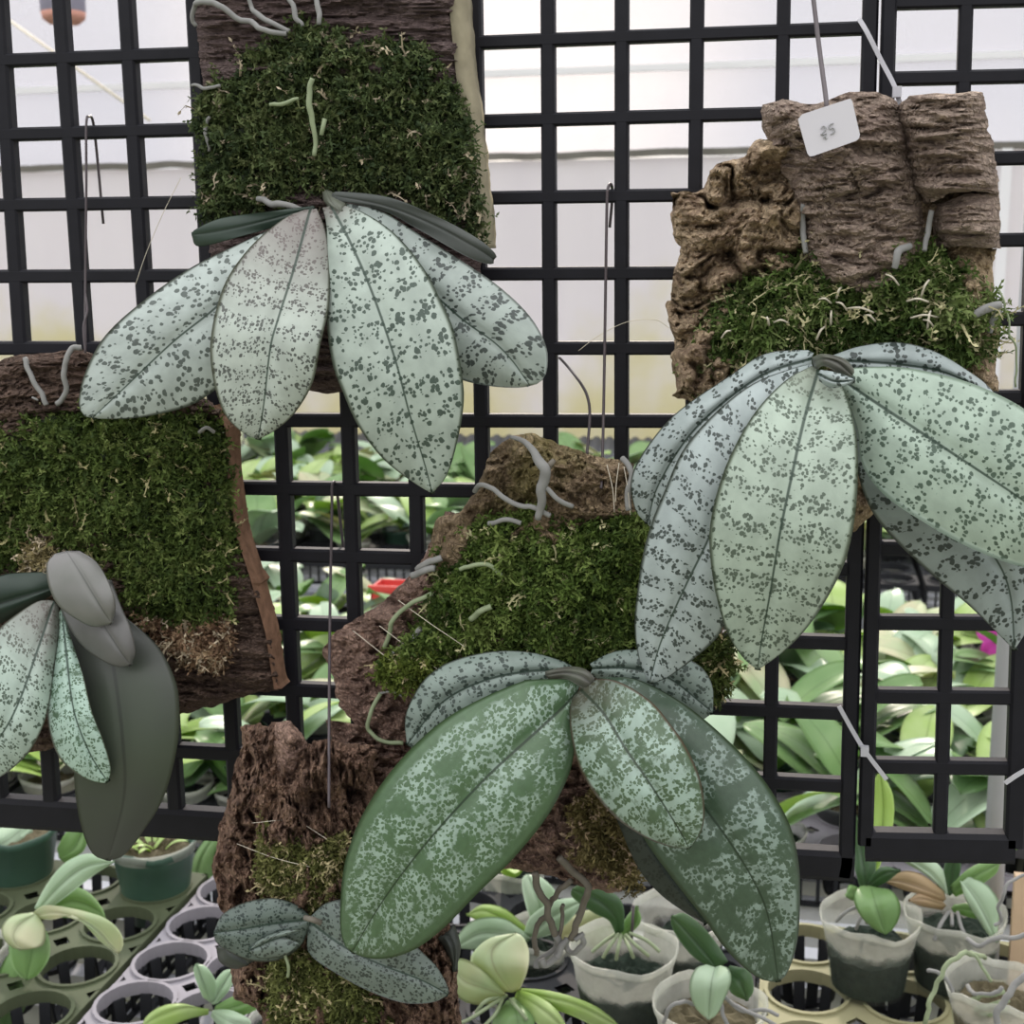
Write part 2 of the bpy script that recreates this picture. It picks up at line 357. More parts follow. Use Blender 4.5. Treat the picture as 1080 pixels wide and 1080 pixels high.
def clear_plastic(name, tint, fac, rough=.25, tc=(.94, .96, .95), nsc=45, lift=None):
    m = N(name); n = m.noise(m.coord(), nsc, 4, .6)
    f = m.math('MULTIPLY_ADD', m.math('SUBTRACT', n, .5), .45, fac)
    if lift:
        sx = m.new('ShaderNodeSeparateXYZ'); m.set(sx.inputs[0], m.coord()); z = m.math('MULTIPLY_ADD', m.math('SUBTRACT', m.noise(m.coord(), 70, 3), .5), .014, sx.outputs[2])
        f = m.math('MULTIPLY', f, m.math('MULTIPLY_ADD', m.step(z, lift[0], lift[1]), .86, .14))
    tr = m.new('ShaderNodeBsdfTransparent'); tr.inputs[0].default_value = (*tc, 1)
    sh = m.pbr(tint, rough, .5, None, .4, tint)
    mx = m.new('ShaderNodeMixShader'); m.set(mx.inputs[0], f); m.t.links.new(tr.outputs[0], mx.inputs[1]); m.t.links.new(sh, mx.inputs[2])
    return m.done(mx.outputs[0])
M['potclr'] = clear_plastic('clear_plastic_pot', (.70, .70, .62), .46, lift=(.040, .050))
M['film'] = clear_plastic('greenhouse_film', (.72, .71, .76), .20, .6, (.80, .80, .825), 1.6)
def wall_material():
    m = N('wall_plastic_sheet'); p = m.pos(); sx = m.new('ShaderNodeSeparateXYZ'); m.set(sx.inputs[0], p)
    n = m.noise(p, 2.2, 4, .6); n2 = m.noise(m.vmul(p, (2.2, 1, .5)), 3.0, 3)
    lav = m.mix(n2, (.66, .645, .68), (.72, .71, .73))
    alg = m.math('MULTIPLY', m.step(m.math('MULTIPLY_ADD', m.math('SUBTRACT', n, .5), 1.3, sx.outputs[2]), -.08, -.52), .80)
    col = m.mix(alg, lav, (.61, .585, .36))
    return m.done(m.pbr(col, .6, .2, None, .5, col))
M['wall'] = wall_material()

# ------------------------------------------------------------------ builders
def leaf(parent, mat, Mp, L, R, cl=-.012, cr_=-.012, bulge=.004, groove=.0022, nT=46, nS=11, th=.0016, label=None, name='leaf', wave=.0015):
    Mp = np.asarray(Mp, float); L = [tuple(p[:2]) for p in L]; R = [tuple(p[:2]) for p in R]; tip = tuple(Mp[-1, :2])
    if math.dist(L[-1], tip) > 1: L = L + [tip]
    if math.dist(R[-1], tip) > 1: R = R + [tip]
    cl *= .55 * (.4 if parent.name.startswith('potted') else 1); cr_ *= (.4 if parent.name.startswith('potted') else 1); cr_ *= .55; bulge *= .6; groove *= .8
    m = resample(Mp, nT); l = resample(L, nT); r = resample(R, nT)
    s = np.linspace(-1, 1, 2 * nS + 1); s = np.sign(s) * np.abs(s) ** .9
    A = np.abs(s)[None, :, None]
    side = np.where((s < 0)[None, :, None], l[:, None, :2], r[:, None, :2])
    px = m[:, None, :2] * (1 - A) + side * A
    tt = np.linspace(0, 1, nT)[:, None]; ss = s[None, :]; env = np.sin(np.pi * np.clip(tt, .0, 1)) ** .5
    d = m[:, None, 2][:, :] + np.where(ss < 0, cl, cr_) * ss ** 2 * np.clip(env + .15, 0, 1) + bulge * env * (np.abs(ss) - ss ** 2) * 2 - groove * env * np.exp(-(ss / .10) ** 2)
    d = d + wave * env * ss ** 2 * np.sin(tt * 9 + ss * 2 + len(parent.name) + Mp[0, 0])
    W = at(px.reshape(-1, 2), d.ravel()).reshape(nT, len(s), 3)
    Tu = np.gradient(W, axis=0); Ts = np.gradient(W, axis=1); Nn = np.cross(Tu, Ts); Nn /= np.linalg.norm(Nn, axis=2, keepdims=True) + 1e-12
    toC = CP - W; Nn *= np.sign((Nn * toC).sum(2, keepdims=True).mean() or 1)
    half = th * np.sqrt(np.clip(1 - ss ** 4, 0, 1))[..., None] * np.ones((nT, 1, 1))
    top = W; bot = W - Nn * half
    ul = np.r_[0, np.cumsum(np.linalg.norm(np.diff(W[:, nS], axis=0), axis=1))]
    hw = np.where(ss < 0, np.linalg.norm(W[:, :1] - W[:, nS:nS+1], axis=2), np.linalg.norm(W[:, -1:] - W[:, nS:nS+1], axis=2))
    uv = np.stack([np.broadcast_to(ul[:, None], hw.shape), hw * ss], 2).reshape(-1, 2)
    un = np.stack([np.broadcast_to(tt, hw.shape), np.broadcast_to(ss, hw.shape)], 2).reshape(-1, 2)
    k = len(s); V = np.vstack([top.reshape(-1, 3), bot.reshape(-1, 3)]); o = nT * k; Fq = []
    for i in range(nT - 1):
        for j in range(k - 1):
            a = i*k+j; Fq.append((a, a+1, a+k+1, a+k)); Fq.append((o+a, o+a+k, o+a+k+1, o+a+1))
        for j in (0, k - 1):
            a = i*k+j; Fq.append((a, a+k, o+a+k, o+a) if j == 0 else (a, o+a, o+a+k, a+k))
    for i in (0, nT - 1):
        for j in range(k - 1):
            a = i*k+j; Fq.append((a, o+a, o+a+1, a+1) if i == 0 else (a, a+1, o+a+1, o+a))
    return mk(name, V, np.array(Fq), mat, parent, uv=np.vstack([uv, uv]), uv2=np.vstack([un, un]), label=label)

def bark(parent, mat, Lp, Rp, Tp, Bp, d0, thick, bulge=.008, amp=.004, sc=1., an=(1, 1, 1), seed=0, step=2.0, rag=2.5, tilt=0., crk=.5, name='cork_slab', label=None, fine=1.):
    """relief slab: Coons patch between left, right (top->bottom), top and bottom (left->right) edges in picture coordinates"""
    nv = int(max(np.ptp(np.array(Lp)[:, 1]), np.ptp(np.array(Rp)[:, 1])) / step) + 2; nu = int(max(np.ptp(np.array(Tp)[:, 0]), np.ptp(np.array(Bp)[:, 0])) / step) + 2
    sm = False
    L, R, T, B = resample(Lp, nv, sm), resample(Rp, nv, sm), resample(Tp, nu, sm), resample(Bp, nu, sm)
    u = np.linspace(0, 1, nu)[None, :, None]; v = np.linspace(0, 1, nv)[:, None, None]
    P = (1-u)*L[:, None] + u*R[:, None] + (1-v)*T[None] + v*B[None] - ((1-u)*(1-v)*L[0] + u*(1-v)*R[0] + (1-u)*v*L[-1] + u*v*R[-1])
    uu = u[..., 0] + 0*v[..., 0]; vv = v[..., 0] + 0*u[..., 0]
    e = np.minimum(np.minimum(uu, 1 - uu) * nu, np.minimum(vv, 1 - vv) * nv) * step
    W0 = at(P.reshape(-1, 2), d0); Q = W0 * np.array(an) * sc + seed * 3.7
    w = np.exp(-e / 9.)[..., None]
    P = P + w * rag * np.stack([fbm(Q * 90, 4, seed + 3), fbm(Q * 90 + 7, 4, seed + 5)], 1).reshape(nv, nu, 2) * 2.2
    wp = np.stack([fbm(Q * 60, 2, 1), fbm(Q * 60, 2, 2), fbm(Q * 60, 2, 3)], 1)
    rd = ridged(Q * 48 + .5 * wp, 3, seed)
    crack = np.clip((rd - .58) / .34, 0, 1) * crk
    b1 = 1 - ridged(Q * 95 + .6 * wp, 3, seed + 41) * 1.6; b2 = 1 - ridged(Q * 330 + .6 * wp, 3, seed + 43) * 1.6
    mac = fbm(Q * 24 + .5 * wp, 3, seed + 70)
    g = fbm(Q * 46 + .3 * wp, 4, seed + 20) * 4.; fl_ = np.floor(g); fr = g - fl_; plate = (fl_ + np.clip(fr * 4.5, 0, 1)) / 3.
    relief = fbm(Q * 40, 4, seed + 9) * .5 + np.sign(mac) * np.abs(mac) ** .7 * 1.6 + plate * .8 + b1 * .75 + b2 * .30 * fine - crack * 1.7 + fbm(Q * 420, 2, seed + 13) * .16
    prof = 1 - np.clip(1 - e / 22., 0, 1) ** 2
    d = d0 + bulge * (1 - (2*uu - 1) ** 2) - .008 * (1 - prof) + tilt * (vv - .5) + amp * relief.reshape(nv, nu) * (.35 + .65 * prof)
    V = at(P.reshape(-1, 2), d.ravel()); Bk = at((P.reshape(-1, 2)), d0 - thick + .25 * bulge * (1 - (2*uu - 1) ** 2).ravel())
    k = nu; I = np.arange(nv * nu).reshape(nv, nu); o = nv * nu
    q = np.stack([I[:-1, :-1], I[1:, :-1], I[1:, 1:], I[:-1, 1:]], 2).reshape(-1, 4)
    bd = np.r_[I[0, :], I[1:, -1], I[-1, -2::-1], I[-2:0:-1, 0]]; nx = np.roll(bd, -1)
    side = np.stack([bd, nx, nx + o, bd + o], 1)
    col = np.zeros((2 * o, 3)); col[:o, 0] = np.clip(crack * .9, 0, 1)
    ob = mk(name, np.vstack([V, Bk]), np.vstack([q, q[:, ::-1] + o, side]), mat, parent, smooth=False, col=col, label=label)
    return ob

def inpoly(P, poly):
    x, y = P[:, 0], P[:, 1]; r = np.zeros(len(P), bool); n = len(poly)
    for i in range(n):
        x1, y1 = poly[i]; x2, y2 = poly[(i + 1) % n]
        c = ((y1 > y) != (y2 > y)) & (x < (x2 - x1) * (y - y1) / (y2 - y1 + 1e-9) + x1); r ^= c
    return r
def edged(P, poly):
    d = np.full(len(P), 1e9); n = len(poly)
    for i in range(n):
        a = np.array(poly[i], float); b = np.array(poly[(i+1) % n], float); ab = b - a
        t = np.clip(((P - a) @ ab) / (ab @ ab), 0, 1); d = np.minimum(d, np.linalg.norm(P - a - t[:, None] * ab, axis=1))
    return d
def moss(parent, poly, d0, count, height=.012, cols=((.05, .085, .018), (.10, .15, .035), (.17, .21, .07)), base=(.018, .028, .010), pale=.03, palec=(.42, .36, .20),
         length=(.0045, .0125), seed=0, name='moss_pad', label=None, curl=.55, tiltd=None):
    r = np.random.default_rng(100 + seed)
    poly = [tuple(p) for p in cr(np.array(list(poly) + [poly[0]], float), 4)[:-1]]
    A = np.array(poly); lo, hi = A.min(0), A.max(0)
    gx = np.arange(lo[0], hi[0] + 4, 3.5); gy = np.arange(lo[1], hi[1] + 4, 3.5)
    G = np.stack(np.meshgrid(gx, gy), 2); g = G.reshape(-1, 2); ok = inpoly(g, poly)
    def hgt(P):
        e = edged(P, poly); Q = np.c_[P * .02, np.full(len(P), seed * 1.3)]
        return height * (1 - np.exp(-e / 16.)) * (.80 + .75 * fbm(Q * 2.0, 3, seed)) + .008 * fbm(Q * 4.5, 3, seed + 4)
    base_d = (lambda P: d0 + (0 if tiltd is None else tiltd(P)))
    V = at(g, base_d(g) + hgt(g) - .003)
    I = np.arange(len(g)).reshape(G.shape[:2]); q = np.stack([I[:-1, :-1], I[1:, :-1], I[1:, 1:], I[:-1, 1:]], 2).reshape(-1, 4)
    q = q[ok[q].all(1)]
    us = np.unique(q); mp = np.zeros(len(g), int); mp[us] = np.arange(len(us)); V = V[us]; q = mp[q]
    Vs = [V]; Fs = [q]; cb = np.tile(base, (len(V), 1)) * (0.7 + .6 * r.random((len(V), 1))); Cs = [cb]; off = len(V)
    P = np.zeros((0, 2))
    while len(P) < count:
        c = lo + r.random((count * 2, 2)) * (hi - lo); P = np.vstack([P, c[inpoly(c, poly)]])
    P = P[:count]; Q = np.c_[P * .02, np.full(count, seed)]
    B = at(P, base_d(P) + hgt(P) - .002)
    tone0 = np.zeros(count)
    seg = 4; ln = length[0] + r.random(count) ** 1.6 * (length[1] - length[0])
    fl = np.stack([fbm(Q * 2.6 + 3, 2, seed + 60), 0 * tone0, fbm(Q * 2.6 + 8, 2, seed + 61)], 1) * 2.6
    D = r.normal(size=(count, 3)) * np.array([.8, .5, .65]) + fl + np.array([0, -.75, -.25]); D /= np.linalg.norm(D, axis=1)[:, None]
    tone = np.clip((.42 + .8 * fbm(Q * 2.6, 4, seed + 30) + .55 * fbm(Q * 8, 2, seed + 33)) + .2 * r.normal(size=count), 0, 1)
    c0, c1, c2 = map(np.array, cols)
    C = np.where(tone[:, None] < .5, c0 + (c1 - c0) * tone[:, None] * 2, c1 + (c2 - c1) * (tone[:, None] * 2 - 1))
    pl = r.random(count) < pale; C[pl] = np.array(palec) * (.7 + .6 * r.random((pl.sum(), 1))); ln[pl] *= 1.5
    pts = [B]
    for k in range(seg):
        D = D + curl * r.normal(size=(count, 3)) + np.array([0, .05, -.12]); D /= np.linalg.norm(D, axis=1)[:, None]
        pts.append(pts[-1] + D * (ln / seg)[:, None])
    pts = np.stack(pts, 1)
    W = np.cross(D, r.normal(size=(count, 3))); W /= np.linalg.norm(W, axis=1)[:, None] + 1e-9
    wd = .00048 + .00036 * r.random(count)
    prof = np.array([1., 1., .9, .7, .15])
    a = pts - W[:, None] * (wd[:, None] * prof)[..., None]; b = pts + W[:, None] * (wd[:, None] * prof)[..., None]
    VV = np.stack([a, b], 2).reshape(-1, 3); base_i = off + np.arange(count)[:, None] * (2 * (seg + 1))
    fq = np.concatenate([np.stack([base_i[:, 0] + 2*k, base_i[:, 0] + 2*k + 1, base_i[:, 0] + 2*k + 3, base_i[:, 0] + 2*k + 2], 1) for k in range(seg)])
    Vs.append(VV); Fs.append(fq); Cs.append(np.repeat(C, 2 * (seg + 1), axis=0) * (np.tile(np.repeat(np.array([.65, .85, 1, 1.1, 1.2]), 2), count)[:, None])); off += len(VV)
    # leaflets: small diamonds along each strand
    for k in range(2, seg + 1):
        for sg in (-1, 1):
            o = pts[:, k] - (pts[:, k] - pts[:, k-1]) * r.random((count, 1)); t = pts[:, k] - pts[:, k-1]; t /= np.linalg.norm(t, axis=1)[:, None] + 1e-9
            dirn = W * sg + .7 * t + .5 * r.normal(size=(count, 3)); dirn /= np.linalg.norm(dirn, axis=1)[:, None]
            ll = (.0018 + .0018 * r.random(count))[:, None]; wn = np.cross(dirn, r.normal(size=(count, 3))); wn /= np.linalg.norm(wn, axis=1)[:, None] + 1e-9
            v4 = np.stack([o, o + dirn*ll*.5 + wn*ll*.24, o + dirn*ll, o + dirn*ll*.5 - wn*ll*.24], 1).reshape(-1, 3)
            Vs.append(v4); Fs.append(off + np.arange(count * 4).reshape(-1, 4)); Cs.append(np.repeat(C * (.8 + .5 * r.random((count, 1))), 4, axis=0)); off += len(v4)
    return mk(name, np.vstack(Vs), np.vstack(Fs), M['moss'], parent, smooth=True, col=np.vstack(Cs), kind='stuff', label=label)

# ------------------------------------------------------------------ room
def struct(name, mb, mat, parent=None, **kw):
    return mb.obj(name, mat, parent, smooth=False, kind='structure', **kw)
mb = MB(); mb.box((-5, -3, -1.36), (4, 3.65, -1.30)); struct('floor', mb, M['floor'])
mb = MB(); mb.box((-5, 3.60, -1.30), (4, 3.606, .378)); struct('wall_back', mb, M['wall'])
win = empty('window_1', (-.7, 3.6, .40)); win['kind'] = 'structure'
mb = MB(); mb.box((-5, 3.602, .40), (4, 3.606, 2.2)); struct('film_pane', mb, M['film'], win)
mb = MB(); mb.box((-5, 3.585, .635), (4, 3.60, .655)); mb.box((-5, 3.585, 1.1), (4, 3.6, 1.13)); struct('window_bar', mb, M['white'], win)
mb = MB(); x = np.linspace(-5, 4, 400)
zz = .378 + .006 * fbm(np.c_[x * 9, x * 0, x * 0], 3, 3)
P = np.c_[x, np.full(400, 3.59), zz]; V = np.vstack([P + (0, 0, 0), P + (0, 0, .022), P + (0, -.012, .022), P + (0, -.012, 0)])
n = 400; mb.add(V, [(a*n+i, a*n+i+1, ((a+1) % 4)*n+i+1, ((a+1) % 4)*n+i) for a in range(4) for i in range(n - 1)])
struct('trim_1', mb, M['rail'])
mb = MB(); a, b = at([(-60, -28), (158, 127)], -3.4); mb.tube(np.array([a, b]), .006, 6); mb.obj('trim_2', simple('pale_guy_wire', (.9, .82, .68), .5), None, kind='structure')
mb = MB(); mb.box((.745, 3.57, -1.3), (.775, 3.6, .38)); struct('trim_3', mb, M['white'])

# ------------------------------------------------------------------ black trellis panels
def bar_mesh(mb, P, w, t, d):
    """bar along picture points P on the plane d, w wide (px) and t metres deep"""
    P = np.asarray(P, float); T = np.gradient(P, axis=0); T /= np.linalg.norm(T, axis=1)[:, None]; Nn = np.c_[-T[:, 1], T[:, 0]]
    w = np.broadcast_to(np.asarray(w, float), (len(P),))[:, None]
    sec = [(-.5, t * .32), (-.34, t * .5), (.34, t * .5), (.5, t * .32), (.5, -t * .5), (-.5, -t * .5)]
    rings = [at(P + Nn * w * s, d) + np.array([0, -q, 0]) for s, q in sec]
    V = np.stack(rings, 1).reshape(-1, 3); k = len(sec); Fc = []
    for i in range(len(P) - 1):
        for a in range(k): b = (a + 1) % k; Fc.append((i*k+a, (i+1)*k+a, (i+1)*k+b, i*k+b))
    Fc.append(tuple(range(k))); Fc.append(tuple((len(P)-1)*k + a for a in range(k))[::-1]); mb.add(V, Fc)
X0 = [-66, 2, 67, 136, 207, 280, 354, 428, 501.7, 578.3, 656, 735, 826, 917]
XS = [.082, .066, .0702, .062, .053, .043, .034, .024, .016, .006, -.001, -.012, -.018, -.028]
Y3 = [-105, -27, 53, 134, 212, 290, 367, 443, 514.7, 584.5, 656.5, 726, 797, 871]
YS = [-.07, -.052, -.038, -.028, -.015, -.005, 0, .002, .012, .025, .036, .043, .052, .064]
def p1(c, r):
    x = X0[c]
    for _ in range(3):
        y = Y3[r] + YS[r] * (x - 300); x = X0[c] + XS[c] * (y - 45)
    return (x, y)
g1 = empty('plastic_grid_panel', at([(430, 866)], 0)[0], 'large black plastic grid panel holding the mounted orchids, spanning the left and centre', 'grid panel')
mb = MB()
for c in range(13): bar_mesh(mb, [p1(c, r) for r in range(14)], 14.6, .007, 0)
for r in range(13): bar_mesh(mb, [p1(c, r) for c in range(14)], 14.2, .0072, 0)
mb.obj('lattice', M['black'], g1, smooth=False)
mb = MB(); bar_mesh(mb, [p1(13, r) for r in range(14)] + [(890, 922)], 17, .010, 0); bar_mesh(mb, [(p1(c, 13)[0] + (8 if c == 13 else 0), p1(c, 13)[1] + 3) for c in range(14)], 31, .010, 0)
mb.obj('border_frame', M['black'], g1, smooth=False)
Q0 = [937, 1018, 1100]; QS = [-.0285, -.0318, -.0355]; QY = [-78, 1.5, 82, 168, 254, 337, 419, 499, 578, 656.5, 734, 808, 890]
def p2(c, r):
    y = QY[r] + (-.03 + .004 * r) * ((Q0[c] + QS[c] * QY[r]) - 1000); return (Q0[c] + QS[c] * (y - 33), y)
g2 = empty('plastic_grid_panel', at([(1000, 893)], 0)[0], 'narrow black plastic grid panel tied at the right edge beside the big one', 'grid panel')
mb = MB(); bar_mesh(mb, [p2(1, r) for r in range(13)], 15, .007, .002)
for r in range(12): bar_mesh(mb, [p2(c, r) for c in range(3)], 15, .0072, .002)
mb.obj('lattice', M['black'], g2, smooth=False)
mb = MB()
for c, w in ((0, 16), (2, 22)): bar_mesh(mb, [p2(c, r) for r in range(13)], w, .010, .002)
bar_mesh(mb, [(p2(c, 12)[0], p2(c, 12)[1] + 2) for c in range(3)], 31, .010, .002)
mb.obj('border_frame', M['black'], g2, smooth=False)

# ------------------------------------------------------------------ mount A (top left board)
G = 'orchids mounted on bark slabs'
A = empty('mounted_orchid', at([(350, 410)], .02)[0], 'silver spotted orchid on flat dark board, hanging at the top left', 'mounted orchid', G)
bark(A, M['slabboard'], [(204, -30), (205, 10), (214, 90), (219, 230), (224, 330), (228, 395)], [(477, -30), (487, 80), (503, 190), (509, 250), (505, 330), (470, 396)],
     [(204, -30), (340, -30), (477, -30)], [(228, 395), (300, 408), (345, 416), (400, 410), (470, 396)], .034, .022, .003, .0028, an=(.45, 1, 3.2), sc=1.4, seed=1, rag=1.2, crk=.45, name='tree_fern_board', fine=.6)
mb = MB()
eL = resample([(470, -30), (481, 80), (497, 190), (504, 262)], 60, False); eR = resample([(488, -30), (499, 80), (513, 190), (519, 262)], 60, False)
e0 = at(eL, .031); e1 = at(eR, .024); nz = fbm(e1 * 120, 3, 8)[:, None] * np.array([.0012, .001, 0]); e1 = e1 + nz; e2 = e1 + (0, .012, 0); e3 = e0 + (0, .02, 0)
V = np.stack([e0, e1, e2, e3], 1).reshape(-1, 3)
mb.add(V, [(i*4+a, (i+1)*4+a, (i+1)*4+(a+1) % 4, i*4+(a+1) % 4) for i in range(59) for a in range(4)] + [(0, 1, 2, 3), (239, 238, 237, 236)])
mb.obj('sawn_edge', M['boardedge'], A, label='pale sawn edge')
moss(A, [(285, 35), (330, 22), (395, 38), (450, 48), (482, 95), (498, 160), (507, 220), (503, 258), (470, 235), (400, 214), (350, 206), (300, 217), (250, 229), (216, 233), (213, 180), (209, 112), (240, 72)],
     .034, 6970, .013, ((.032, .052, .020), (.075, .105, .035), (.14, .165, .068)), (.016, .023, .011), .035, (.40, .34, .24), seed=1)
for P, r in (([(300, 32, .047), (286, 30, .049), (255, 20, .046), (225, 4, .044), (212, 2, .043), (205, 10, .040), (206, 30, .036)], .0022), ([(304, 30, .046), (285, 22, .045), (268, 8, .043), (255, -15, .041)], .002),
             ([(316, 30, .046), (309, 15, .044), (300, -10, .041)], .002), ([(340, 28, .046), (336, 10, .044), (332, -15, .042)], .0021), ([(232, 90, .046), (214, 89, .041), (205, 90, .037)], .0014),
             ([(330, 85, .055), (327, 105, .056), (330, 125, .055), (331, 165, .055)], .0022), ([(340, 125, .056), (336, 145, .056)], .0022), ([(222, 128, .044), (217, 140, .042), (219, 160, .041)], .0016),
             ([(270, 211, .052), (290, 217, .058), (315, 220, .057)], .0026), ([(285, 106, .055), (300, 108, .057), (316, 108, .055)], .0016)):
    tube('root', P, [r * .8, r, r * .7], M['rootgreen'] if P[0][1] > 80 and P[0][0] > 280 and P[0][1] < 200 else M['root'], A, jitter=.003)
leaf(A, M['dgreen'], [(332, 218, .058), (290, 230, .062), (245, 241, .066), (202, 248, .066)], [(330, 217), (283, 223), (233, 230), (206, 242)], [(332, 220), (300, 236), (252, 250), (210, 260)], cl=-.001, cr_=-.001, bulge=.001, groove=.0006, label='dark folded upper leaf')
leaf(A, M['under'], [(350, 206, .060), (405, 217, .066), (455, 236, .068), (500, 260, .066), (521, 274, .062)], [(350, 204), (360, 202), (410, 208), (460, 228), (503, 251), (523, 268)], [(350, 210), (403, 222), (443, 243), (493, 271), (518, 279)], cl=-.001, cr_=-.001, bulge=.001, groove=.0006, label='grey folded upper leaf')
leaf(A, M['A1'], [(328, 222, .060), (280, 270, .072), (230, 322, .082), (183, 360, .086), (130, 410, .084), (97, 441, .080)],
     [(322, 222), (302, 234), (250, 258), (200, 283), (150, 318), (110, 355), (89, 395), (83, 425), (88, 438)], [(336, 224), (320, 300), (275, 380), (232, 408), (200, 428), (150, 440), (115, 442)], cl=-.014, cr_=-.010)
leaf(A, M['A4'], [(352, 214, .058), (420, 275, .068), (483, 333, .074), (520, 360, .074), (540, 380, .072), (559, 407, .068)],
     [(352, 212), (400, 222), (440, 246), (490, 277), (530, 305), (560, 335), (576, 365), (577, 390), (570, 403)], [(350, 222), (385, 310), (430, 370), (480, 398), (515, 407), (545, 409)], cl=-.012, cr_=-.012)
leaf(A, M['A'], [(349, 217, .064), (370, 257, .080), (393, 310, .094), (417, 380, .102), (432, 437, .100), (448, 490, .092), (456, 521, .086)],
     [(340, 219), (344, 240), (344, 290), (345, 345), (351, 385), (361, 412), (377, 448), (403, 483), (433, 507)], [(356, 214), (385, 225), (417, 247), (447, 283), (465, 317), (479, 350), (488, 400), (489, 427), (483, 463), (472, 500)], cl=-.010, cr_=-.014)
leaf(A, M['A2'], [(327, 221, .066), (310, 283, .088), (293, 337, .104), (285, 367, .108), (278, 427, .106), (272, 464, .100)],
     [(322, 221), (300, 230), (267, 257), (240, 293), (227, 330), (222, 360), (222, 380), (227, 410), (237, 437), (254, 455)], [(334, 220), (342, 238), (347, 265), (347, 320), (338, 363), (330, 403), (313, 433), (293, 452)], cl=-.014, cr_=-.012, bulge=.007)
leaf(A, M['petiole'], [(344, 200, .050), (347, 208, .060), (352, 216, .066), (360, 224, .068)], [(340, 203), (341, 211), (347, 219)], [(349, 201), (357, 207), (366, 216)], name='leaf_sheath', nT=14, nS=5)

# ------------------------------------------------------------------ mount B (right)
B = empty('mounted_orchid', at([(880, 560)], .02)[0], 'pale green spotted orchid on thick pale cork with a white square tag, at the right', 'mounted orchid', G)
bark(B, M['corktan'], [(835, 140), (790, 300), (775, 400), (800, 480)], [(1038, 140), (1048, 310), (1050, 410), (1000, 480)], [(835, 140), (1038, 140)], [(800, 480), (900, 560), (1000, 480)], .040, .030, .006, .006, seed=11, name='cork_slab')
bark(B, M['corktan'], [(707, 203), (706, 240), (716, 262), (705, 330), (712, 372), (710, 415)], [(842, 150), (850, 200), (852, 260), (830, 330), (800, 420)],
     [(707, 203), (742, 200), (748, 182), (760, 172), (785, 162), (797, 150), (812, 148), (842, 150)], [(710, 415), (750, 440), (800, 420)], .050, .035, .010, .0105, sc=1.0, seed=12, rag=4.5, crk=.8, label='rough broken tan piece')
bark(B, M['corkpale'], [(806, 112), (803, 135), (822, 178), (832, 190), (842, 240), (850, 300)], [(945, 106), (956, 140), (962, 180), (973, 215), (978, 250), (972, 300)],
     [(806, 112), (825, 103), (862, 110), (895, 97), (925, 97), (945, 106)], [(850, 300), (910, 312), (972, 300)], .060, .040, .014, .0052, an=(.7, 1, 1.7), sc=1.1, seed=13, rag=2.5, crk=.5, label='smooth curved centre piece')
bark(B, M['corkpale'], [(946, 112), (955, 150), (962, 190), (976, 217)], [(1036, 95), (1044, 140), (1054, 190), (1052, 206)],
     [(946, 112), (965, 99), (1000, 96), (1036, 95)], [(976, 217), (1000, 206), (1025, 202), (1052, 206)], .062, .042, .016, .0050, an=(.5, 1, 2.6), sc=1.2, seed=14, rag=2, crk=.55, label='rolled wrinkled upper right piece')
bark(B, M['corkpale'], [(985, 215), (984, 240), (988, 262)], [(1052, 203), (1055, 230), (1055, 262)], [(985, 215), (1020, 204), (1052, 203)], [(988, 262), (1022, 260), (1055, 262)], .058, .036, .012, .0035, an=(.5, 1, 2.4), sc=1.2, seed=15, rag=1.5)
bark(B, M['corktan'], [(1000, 262), (1002, 330), (1010, 405)], [(1050, 262), (1046, 310), (1052, 350), (1051, 412)], [(1000, 262), (1050, 262)], [(1010, 405), (1051, 412)], .050, .03, .006, .006, seed=16, rag=4)
moss(B, [(748, 335), (762, 303), (800, 292), (850, 272), (900, 262), (950, 258), (985, 262), (1025, 290), (1046, 320), (1042, 365), (1020, 385), (960, 370), (900, 368), (850, 376), (800, 388), (755, 402), (733, 392)],
     .052, 5950, .020, ((.035, .065, .014), (.085, .135, .030), (.17, .215, .075)), (.016, .027, .009), .07, (.45, .42, .24), (.006, .017), seed=2, curl=.38)
moss(B, [(735, 395), (748, 360), (752, 330), (762, 345), (758, 400), (740, 415)], .055, 500, .006, ((.06, .07, .02), (.13, .14, .05), (.22, .2, .1)), (.05, .05, .02), .1, (.4, .33, .2), seed=3)
for P, r in (([(848, 215, .062), (846, 240, .060), (850, 265, .066)], .0022), ([(982, 222, .064), (979, 240, .064), (976, 262, .070)], .002), ([(958, 258, .072), (948, 268, .080), (942, 282, .079)], .0026),
             ([(1055, 322, .07), (1040, 326, .074), (1028, 332, .074)], .003), ([(1056, 330, .068), (1048, 342, .066), (1046, 352, .064)], .0022)):
    tube('root', P, [r * .9, r, r * .8], M['root'], B, jitter=.002)
tube('root', [(1052, 305, .066), (1062, 330, .066), (1068, 355, .064), (1072, 372, .06), (1074, 408, .058)], .0007, M['rootgreen'], B, n=5, jitter=.002)
for k in range(16):
    a = rng.random() * 6.28; x, y = 770 + rng.random() * 240, 295 + rng.random() * 65; l = 12 + rng.random() * 18
    tube('dry_moss_stem', [(x, y, .075), (x + l * .5 * math.cos(a), y + l * .35 * math.sin(a) - 3, .079), (x + l * math.cos(a), y + l * .7 * math.sin(a), .075)], .00055, M['thread'], B, n=4, dens=4)
leaf(B, M['B3'], [(856, 378, .086), (800, 398, .094), (735, 450, .098), (695, 510, .092), (683, 553, .084)], [(858, 372), (850, 369), (807, 373), (770, 396), (720, 430), (693, 457), (671, 490), (665, 513), (671, 540)], [(856, 388), (805, 425), (750, 490), (712, 540), (690, 556)], cl=-.018, cr_=-.006)
